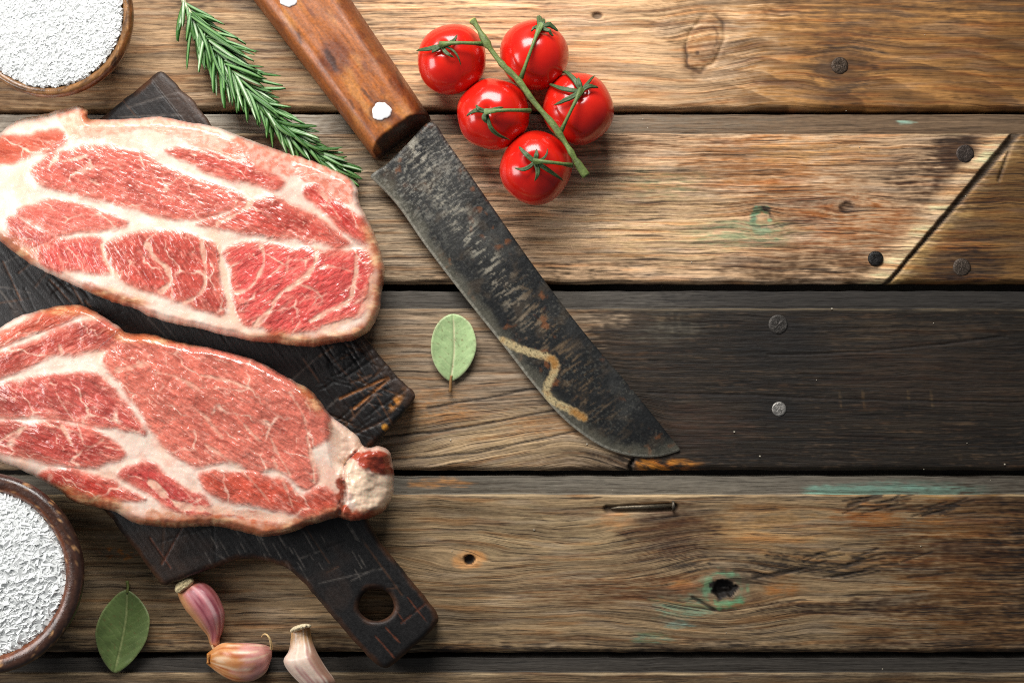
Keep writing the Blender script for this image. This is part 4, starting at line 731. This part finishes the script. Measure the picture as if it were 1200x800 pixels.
# ------------------------------------------------------------------ bay leaves
BAY = m_attr('bay_leaf', .48, 900, .12, 900, .22, .0003, Specular_IOR_Level=.4)
def bay(outline, mid, stemp, rgb, midc, label, seed, curl):
    root = thing('bay_leaf', pw(mid[len(mid) // 2][0], mid[len(mid) // 2][1], 0), label, 'leaf', 'loose bay leaves on the planks')
    ol = resample(cat(outline, 8), 2.5); g = grid([ol], 1.2); x, y, d = g.x, g.y, g.d; ml = cat(mid, 6, False); dm = segdist(x, y, ml)
    c = np.tile(lin(rgb), (len(x), 1)) * (1 + .22 * fbm(x / 18., y / 18., 3, seed))[:, None]
    p0, p1 = np.array(mid[0], float), np.array(mid[-1], float); ax = (p1 - p0) / np.hypot(*(p1 - p0)); t = (x - p0[0]) * ax[0] + (y - p0[1]) * ax[1]
    ve = np.abs(((t + dm * .85 + 1.2 * fbm(x / 12., y / 12., 2, seed + 4)) / 9.5 + 100) % 1 - .5); vein = sm(.07, .01, ve) * sm(1, 4, dm)
    c = mixc(c, lin(midc), .28 * vein); c = mixc(c, lin(midc), .9 * sm(1.5, .4, dm)); c = mixc(c, lin(midc), .45 * sm(2.4, .4, d))
    c = mixc(c, np.array(lin(rgb)) * .7, .5 * sm(.1, .5, fbm(x / 10., y / 10., 3, seed + 8)))
    c = mixc(c, lin((120, 96, 60)), .55 * sm(.38, .55, fbm(x / 4., y / 4., 2, seed + 11))); c = mixc(c, np.array(lin(rgb)) * 1.25, .6 * sm(.1, .4, fbm(x / 30., y / 14., 3, seed + 13)))
    z = .0028 + curl * .004 * (dm / 26.) ** 2 - .0007 * sm(2.2, .3, dm) - .00018 * vein + .0006 * fbm(x / 26., y / 26., 2, seed + 6)
    solid('leaf_blade', g, z, [(.05, .6)], z - .0005, BAY, root, attrs={'tint': np.clip(c, .01, 1)})
    V, F = tube([pw(a, b, .0026) for a, b in cat(stemp, 4, False)], list(np.linspace(.0007, .0010, (len(stemp) - 1) * 4 + 1)), 8); mobj('leaf_stalk', V, F, BAY, root, attrs={'tint': np.tile(lin((140, 104, 62)) if seed < 310 else lin((126, 136, 74)), (len(V), 1))})
bay([(528, 368), (540, 370), (551, 379), (557, 394), (558, 408), (553, 424), (543, 438), (531, 446), (524, 445), (514, 435), (507, 421), (505, 405), (508, 388), (516, 375)], [(531, 369), (532, 390), (532, 415), (528, 446)], [(529, 440), (528, 448), (527.5, 459)], (164, 190, 134), (206, 202, 160), 'pale green bay leaf left of the knife blade, stalk pointing down', 300, .6)
bay([(149, 691), (158, 696), (168, 707), (175, 722), (174, 740), (169, 755), (157, 772), (145, 783), (135, 788), (126, 781), (117, 766), (112, 748), (113, 733), (120, 716), (132, 701), (141, 693)], [(149, 692), (148, 720), (143, 750), (134, 788)], [(149, 694), (150, 688), (149, 680)], (104, 124, 70), (160, 168, 112), 'darker green bay leaf between the lower salt bowl and garlic', 320, .9)

# ------------------------------------------------------------------ garlic cloves
GAR = m_attr('garlic_skin', .38, 500, .1, 900, .15, .0004, Specular_IOR_Level=.5, Subsurface_Weight=.1, Subsurface_Radius=(.003, .0015, .001), Subsurface_Scale=.5)
DRY = m_attr('garlic_root_end', .8, 1200, .35, 1500, .9, .0006)
zg = lambda p: np.asarray(p, float) / 5.4545 + np.array([180, 660])
def clove(Lp, Rp, label, fcol, seed, ridge, hf=.9):
    L_ = resample(cat(zg(Lp), 6, False), .1, False); R_ = resample(cat(zg(Rp), 6, False), .1, False); n = 56; m = 48
    L_ = L_[np.linspace(0, len(L_) - 1, n).astype(int)]; R_ = R_[np.linspace(0, len(R_) - 1, n).astype(int)]
    root = thing('garlic_clove', pw(*((L_[n // 2] + R_[n // 2]) / 2), 0), label, 'garlic', 'garlic cloves on the planks')
    s = np.linspace(0, 1, n)[:, None]; ph = np.linspace(0, 2 * math.pi, m, endpoint=False)[None]; hw = np.hypot(*(R_ - L_).T)[:, None] / 2
    # a rounded triangle in section with its ridge at angle `ridge`
    shp = 1 - .17 * (1 - np.cos(3 * (ph - ridge))) / 2 + .012 * np.cos(11 * ph + 3 * s + seed)
    cx = ((L_ + R_) / 2)[:, 0][:, None]; cy = ((L_ + R_) / 2)[:, 1][:, None]; dx = ((R_ - L_) / 2)[:, 0][:, None]; dy = ((R_ - L_) / 2)[:, 1][:, None]
    X = cx + dx * np.cos(ph) * np.sign(1); Y = cy + dy * np.cos(ph); zc = hw * hf / S + .0003; Z = zc + hw * hf * shp * np.sin(ph) / S * (1.0)
    Z = np.maximum(Z, .0003); V = PW(X.ravel(), Y.ravel(), Z.ravel()); c = fcol(np.broadcast_to(s, X.shape).ravel(), np.broadcast_to(ph, X.shape).ravel(), np.broadcast_to(hw, X.shape).ravel())
    j, i = np.meshgrid(np.arange(n - 1), np.arange(m), indexing='ij'); j, i = j.ravel(), i.ravel(); i2 = (i + 1) % m
    Q = np.stack([j * m + i, j * m + i2, (j + 1) * m + i2, (j + 1) * m + i], -1)
    # caps
    V = np.vstack([V, V[:m].mean(0)[None], V[(n - 1) * m:n * m].mean(0)[None]]); c = np.vstack([c, c[:1], c[-1:]]); ii = np.arange(m); i2 = (ii + 1) % m
    T = np.vstack([np.stack([np.full(m, n * m), i2, ii], -1), np.stack([np.full(m, n * m + 1), (n - 1) * m + ii, (n - 1) * m + i2], -1)])
    mobj('clove_skin', V, [Q, T], GAR, root, attrs={'tint': np.clip(c, .01, 1)}); return root
def col1(s, p, hw):
    st = fbm(p * 5., s * 1.2, 3, 5); c = np.tile(lin((198, 122, 128)), (len(s), 1)); c = mixc(c, lin((150, 66, 80)), .9 * sm(-.05, .3, st)); c = mixc(c, lin((240, 196, 196)), .7 * sm(.05, .4, fbm(p * 4., s, 3, 9)))
    c = mixc(c, lin((206, 150, 96)), .85 * sm(1.9, 2.6, p) * sm(6, 4, p)); c = mixc(c, lin((186, 110, 92)), .5 * sm(1.1, .3, p)); c = mixc(c, lin((214, 150, 84)), .75 * sm(.16, .0, s)); c = mixc(c, lin((220, 150, 90)), .8 * sm(.82, .95, s))
    return mixc(c, lin((150, 70, 80)), .5 * sm(.10, .0, np.abs(np.sin(p * 3.5 + .6)))) * (1 + .14 * fbm(p * 14, s * 2.5, 2, 8))[:, None]
def col2(s, p, hw):
    c = np.tile(lin((214, 152, 100)), (len(s), 1)); c = mixc(c, lin((176, 92, 40)), .9 * sm(-.05, .3, fbm(p * 5., s * 1.4, 3, 15))); c = mixc(c, lin((224, 160, 156)), .8 * sm(.35, .7, s + .3 * fbm(p * 3, s * 4, 2, 16)) * sm(0, .3, p)); c = mixc(c, lin((244, 214, 180)), .7 * sm(.1, .4, fbm(p * 4., s * 2, 3, 17))); c = mixc(c, lin((196, 120, 40)), .8 * sm(.2, 0, s))
    c = mixc(c, lin((186, 96, 90)), .5 * sm(.1, .4, fbm(p * 8, s * 5, 2, 19)) * sm(.5, .8, s)); return c * (1 + .16 * fbm(p * 14, s * 2.5, 2, 18))[:, None]
def col3(s, p, hw):
    c = np.tile(lin((222, 196, 178)), (len(s), 1)); c = mixc(c, lin((176, 120, 118)), .8 * sm(-.05, .3, fbm(p * 4., s * 1.2, 3, 25))); c = mixc(c, lin((160, 118, 96)), .85 * sm(1.35, .95, p) ); c = mixc(c, lin((206, 158, 92)), .8 * sm(.28, .05, s)); c = mixc(c, lin((240, 222, 204)), .7 * sm(.1, .4, fbm(p * 5., s * 1.5, 3, 26)))
    return c * (1 + .12 * fbm(p * 14, s * 2.5, 2, 28))[:, None]
g1 = clove([(150, 165), (162, 220), (200, 290), (250, 350), (300, 410), (342, 460), (358, 510), (374, 540), (394, 557)], [(250, 98), (330, 120), (400, 185), (448, 285), (455, 350), (442, 430), (424, 480), (424, 520), (408, 557)], 'pink garlic clove standing root up, nearest the cutting board corner', col1, 1, 1.2)
g2 = clove([(340, 575), (430, 510), (520, 505), (620, 508), (700, 515), (742, 532), (757, 550)], [(340, 640), (390, 682), (450, 722), (520, 752), (590, 755), (660, 738), (722, 690), (757, 596)], 'yellowish garlic clove lying sideways with a curled hair at its tip', col2, 2, 1.9, .8)
g3 = clove([(880, 432), (874, 500), (862, 560), (832, 610), (838, 650), (872, 700), (925, 755), (985, 810), (1040, 850), (1075, 872)], [(1000, 405), (1012, 480), (1042, 560), (1082, 630), (1122, 690), (1152, 730), (1164, 765), (1152, 815), (1122, 850), (1085, 872)], 'whitish brown garlic clove nearest the cutting board handle', col3, 3, 1.0)
def rootcap(pts, root, z0, thk, rgb, seed):
    p = resample(cat(zg(pts), 5), 1.2); g = grid([p], .8); x, y, d = g.x, g.y, g.d
    z = z0 + thk * np.sqrt(np.maximum(1 - (1 - np.minimum(d / 4., 1)) ** 2, 0)) + .0008 * fbm(x / 3., y / 3., 2, seed); c = np.tile(lin(rgb), (len(x), 1)) * (1 + .5 * fbm(x / 3., y / 3., 3, seed + 1))[:, None]
    solid('root_end', g, z, [(.1, .4), (-.5, 1)], z0 - .006, DRY, root, attrs={'tint': np.clip(c, .01, 1)})
rootcap([(136, 160), (150, 125), (200, 92), (245, 92), (258, 112), (240, 140), (200, 165), (165, 188), (142, 182)], g1, .0135, .0022, (226, 206, 158), 4)
rootcap([(874, 425), (900, 402), (960, 384), (1004, 390), (1008, 405), (970, 412), (925, 428), (882, 440)], g3, .0135, .002, (224, 206, 168), 7)
rootcap([(342, 575), (352, 570), (362, 590), (356, 620), (350, 650), (338, 640), (345, 610)], g2, .0075, .0015, (190, 130, 66), 9)
wp = cat(zg([(690, 466), (705, 450), (725, 455), (742, 480), (752, 520), (752, 545)]), 6, False); V, F = tube([pw(a, b, .010 + .006 * math.sin(i / 10.)) for i, (a, b) in enumerate(wp)], list(np.linspace(.00025, .0009, len(wp))), 7); mobj('dry_tip', V, F, DRY, g2, attrs={'tint': np.tile(lin((220, 186, 130)), (len(V), 1))})
wp = cat(zg([(372, 520), (385, 545), (398, 558), (412, 545), (420, 520)]), 4, False); V, F = tube([pw(a, b, .006) for a, b in wp], .0007, 7); mobj('dry_tip', V, F, DRY, g1, attrs={'tint': np.tile(lin((214, 176, 130)), (len(V), 1))})

# ------------------------------------------------------------------ salt bowls
def bowl(cpx, cpy, Rpx, Rin, zr, zs, label, salt_label, seed, rim, wall, grain_px, ng, hump, alb=1.):
    k = (H - zr) / H; ctr = pw(cpx, cpy, zr); R = Rpx / S * k; Ri = Rin / S * k; tw = R - Ri
    prof = [(R * .55, .0003), (R * .62, .001), (R * .78, .010), (R * .92, .022), (R * .985, zr - .008), (R, zr - .0045), (R - tw * .08, zr - .0018), (R - tw * .25, zr - .0003), (R - tw * .45, zr), (R - tw * .7, zr - .0006), (R - tw * .9, zr - .0022), (Ri, zr - .0045), (Ri * .985, zs - .004), (Ri * .8, .012), (Ri * .4, .006), (.0001, .005)]
    p2 = []
    for a, b in zip(prof[:-1], prof[1:]): p2 += [a, ((a[0] + b[0]) / 2, (a[1] + b[1]) / 2)]
    V, F = lathe(p2 + [prof[-1]], ctr, 160, lambda w, z_: .006 * math.sin(2 * w + seed) + .003 * math.sin(5 * w + seed))
    rr = np.hypot(V[:, 0] - ctr[0], V[:, 1] - ctr[1]); an = np.arctan2(V[:, 1] - ctr[1], V[:, 0] - ctr[0]); n1 = fbm(an * 6 + 20, rr * 500, 3, seed); n2 = fbm(an * 16 + 50, rr * 1500, 3, seed + 4)
    c = np.where(((rr < R - tw * .2) & (V[:, 2] > zr - .012))[:, None], lin(rim)[None], lin(wall)[None]) * (1 + .8 * n1 + .5 * n2)[:, None]
    c = mixc(c, lin((52, 38, 33)) * (1 + .5 * n2)[:, None], .8 * sm(R - tw * .75, R - tw * .55, rr) * (V[:, 2] > zr - .009) if seed == 8 else np.zeros(len(V)))
    c = mixc(c, lin((34, 24, 20)), .7 * sm(.1, .4, fbm(an * 4 + 9, rr * 300, 3, seed + 7))); c = mixc(c, lin((200, 150, 100)), .7 * sm(.32, .5, n2) * (V[:, 2] > .01))
    o = mobj('salt_bowl', V, F, m_attr('glazed_bowl', .30, 400, .35, 600, .35, .0006, Specular_IOR_Level=.5, Coat_Weight=.2, Coat_Roughness=.15), None, (ctr[0], ctr[1], 0), attrs={'tint': np.clip(c, .004, 1)}); tagit(o, label, 'bowl', 'salt bowls at the left edge')
    # the salt: a mound covered in single crystals, too many to count
    Rs = Ri * .992; nr_, na_ = 26, 90; V = [(ctr[0], ctr[1], zs + hump)]; F = []; T = []
    hz_ = lambda r_, a_: zs + hump * (1 - (r_ / Rs) ** 2) + .0005 * fbm(np.array(r_ * 120 * np.cos(a_)), np.array(r_ * 120 * np.sin(a_)), 2, seed)
    for j in range(1, nr_ + 1):
        for i in range(na_): a = 2 * math.pi * i / na_; r_ = Rs * j / nr_; V.append((ctr[0] + r_ * math.cos(a), ctr[1] + r_ * math.sin(a), float(hz_(r_, a))))
    for j in range(nr_ - 1):
        for i in range(na_): F.append((1 + j * na_ + i, 1 + (j + 1) * na_ + i, 1 + (j + 1) * na_ + (i + 1) % na_, 1 + j * na_ + (i + 1) % na_))
    T = [(0, 1 + i, 1 + (i + 1) % na_) for i in range(na_)]
    r_ = Rs * np.sqrt(rs.rand(ng)); a = rs.rand(ng) * 2 * math.pi; gx, gy = ctr[0] + r_ * np.cos(a), ctr[1] + r_ * np.sin(a)
    vis = (gx > -.36) & (gy < .25) & (gy > -.25); r_, a, gx, gy = r_[vis], a[vis], gx[vis], gy[vis]; n = len(gx)
    gz = hz_(r_, a) + (rs.rand(n) * .22 - .2) * grain_px / S
    cube = np.array([(sx, sy, sz) for sx in (-.5, .5) for sy in (-.5, .5) for sz in (-.5, .5)]); q = rs.randn(n, 4); q /= np.linalg.norm(q, axis=1)[:, None]; w_, x_, y_, z_ = q.T
    M = np.stack([1 - 2 * (y_ * y_ + z_ * z_), 2 * (x_ * y_ - z_ * w_), 2 * (x_ * z_ + y_ * w_), 2 * (x_ * y_ + z_ * w_), 1 - 2 * (x_ * x_ + z_ * z_), 2 * (y_ * z_ - x_ * w_), 2 * (x_ * z_ - y_ * w_), 2 * (y_ * z_ + x_ * w_), 1 - 2 * (x_ * x_ + y_ * y_)], -1).reshape(n, 3, 3)
    sc = (.6 + .8 * rs.rand(n, 1)) * (.75 + .5 * rs.rand(n, 3)) * grain_px / S
    loc = cube[None] * sc[:, None] * (1 + .25 * rs.randn(n, 8, 3) * .5); GV = np.einsum('nij,nkj->nki', M, loc) + np.stack([gx, gy, gz], -1)[:, None]
    base = len(V); fq = np.array([(0, 1, 3, 2), (4, 6, 7, 5), (0, 4, 5, 1), (2, 3, 7, 6), (0, 2, 6, 4), (1, 5, 7, 3)]); GF = (fq[None] + (base + np.arange(n) * 8)[:, None, None]).reshape(-1, 4)
    cs = np.vstack([np.tile((.90 * alb, .93 * alb, .91 * alb), (base, 1)), np.repeat(np.clip(np.array([.93, .95, .94]) * alb * (1 + .04 * rs.randn(n, 1)), .6, .96), 8, 0)])
    o = mobj('salt', np.vstack([np.array(V), GV.reshape(-1, 3)]), [np.array(F), np.array(T), GF], SALTB, None, (ctr[0], ctr[1], zs), False, {'tint': cs}); o.data.materials.append(SALT)
    mi = np.zeros(len(o.data.polygons), np.int32); mi[-len(GF):] = 1; o.data.polygons.foreach_set('material_index', mi); tagit(o, salt_label, 'salt', kind='stuff')
SALT = m_attr('salt_crystals', .28, 600, .03, 900, .05, .0002, Specular_IOR_Level=.5)
SALTB = m_attr('packed_salt', .6, 600, .05, 900, .3, .0003)
bowl(55, 14, 99, 86.5, .040, .0385, 'brown glazed bowl of fine white salt above the upper steak', 'fine white salt filling the bowl above the upper steak', 3, (120, 84, 50), (112, 70, 36), 3.8, 13000, .001, .68)
bowl(-25, 673, 120, 98, .040, .0345, 'dark brown wooden bowl of coarse white salt beside the bay leaf', 'coarse white salt crystals in the dark bowl beside the bay leaf', 8, (104, 58, 36), (74, 38, 24), 6.0, 9000, .003, .80)
# loose crumbs
n = 36; px = rs.rand(n) * 760 + 440; py = rs.rand(n) * 780 + 10; V = []; F = []
for k in range(n):
    if inside(np.array([px[k]]), np.array([py[k]]), bl)[0] or segdist(np.array([px[k]]), np.array([py[k]]), np.array([(557, 40), (640, 200)]))[0] < 95 or px[k] < 515 and py[k] > 380: continue
    s_ = rs.choice([.4, .5, .6, .9]) / S; p = pw(px[k], py[k], .0003 + s_ * .3); b = len(V)
    for sx in (-1, 1):
        for sy in (-1, 1):
            for sz in (-1, 1): V.append(tuple(p + Vector((sx * s_ * rs.uniform(.5, 1.2), sy * s_ * rs.uniform(.4, 1), sz * s_ * .5))))
    F += [tuple(b + i for i in f) for f in ((0, 1, 3, 2), (4, 6, 7, 5), (0, 4, 5, 1), (2, 3, 7, 6), (0, 2, 6, 4), (1, 5, 7, 3))]
o = mobj('crumbs', V, [F], m_attr('pale_crumb', .7, 500, .2), None, tuple(pw(800, 400, 0)), False, {'tint': np.tile(lin((196, 186, 166)), (len(V), 1))}); tagit(o, 'pale specks and crumbs scattered over the planks', 'crumbs', kind='stuff')
for o in bpy.data.objects:
    if 'org' in o: del o['org']
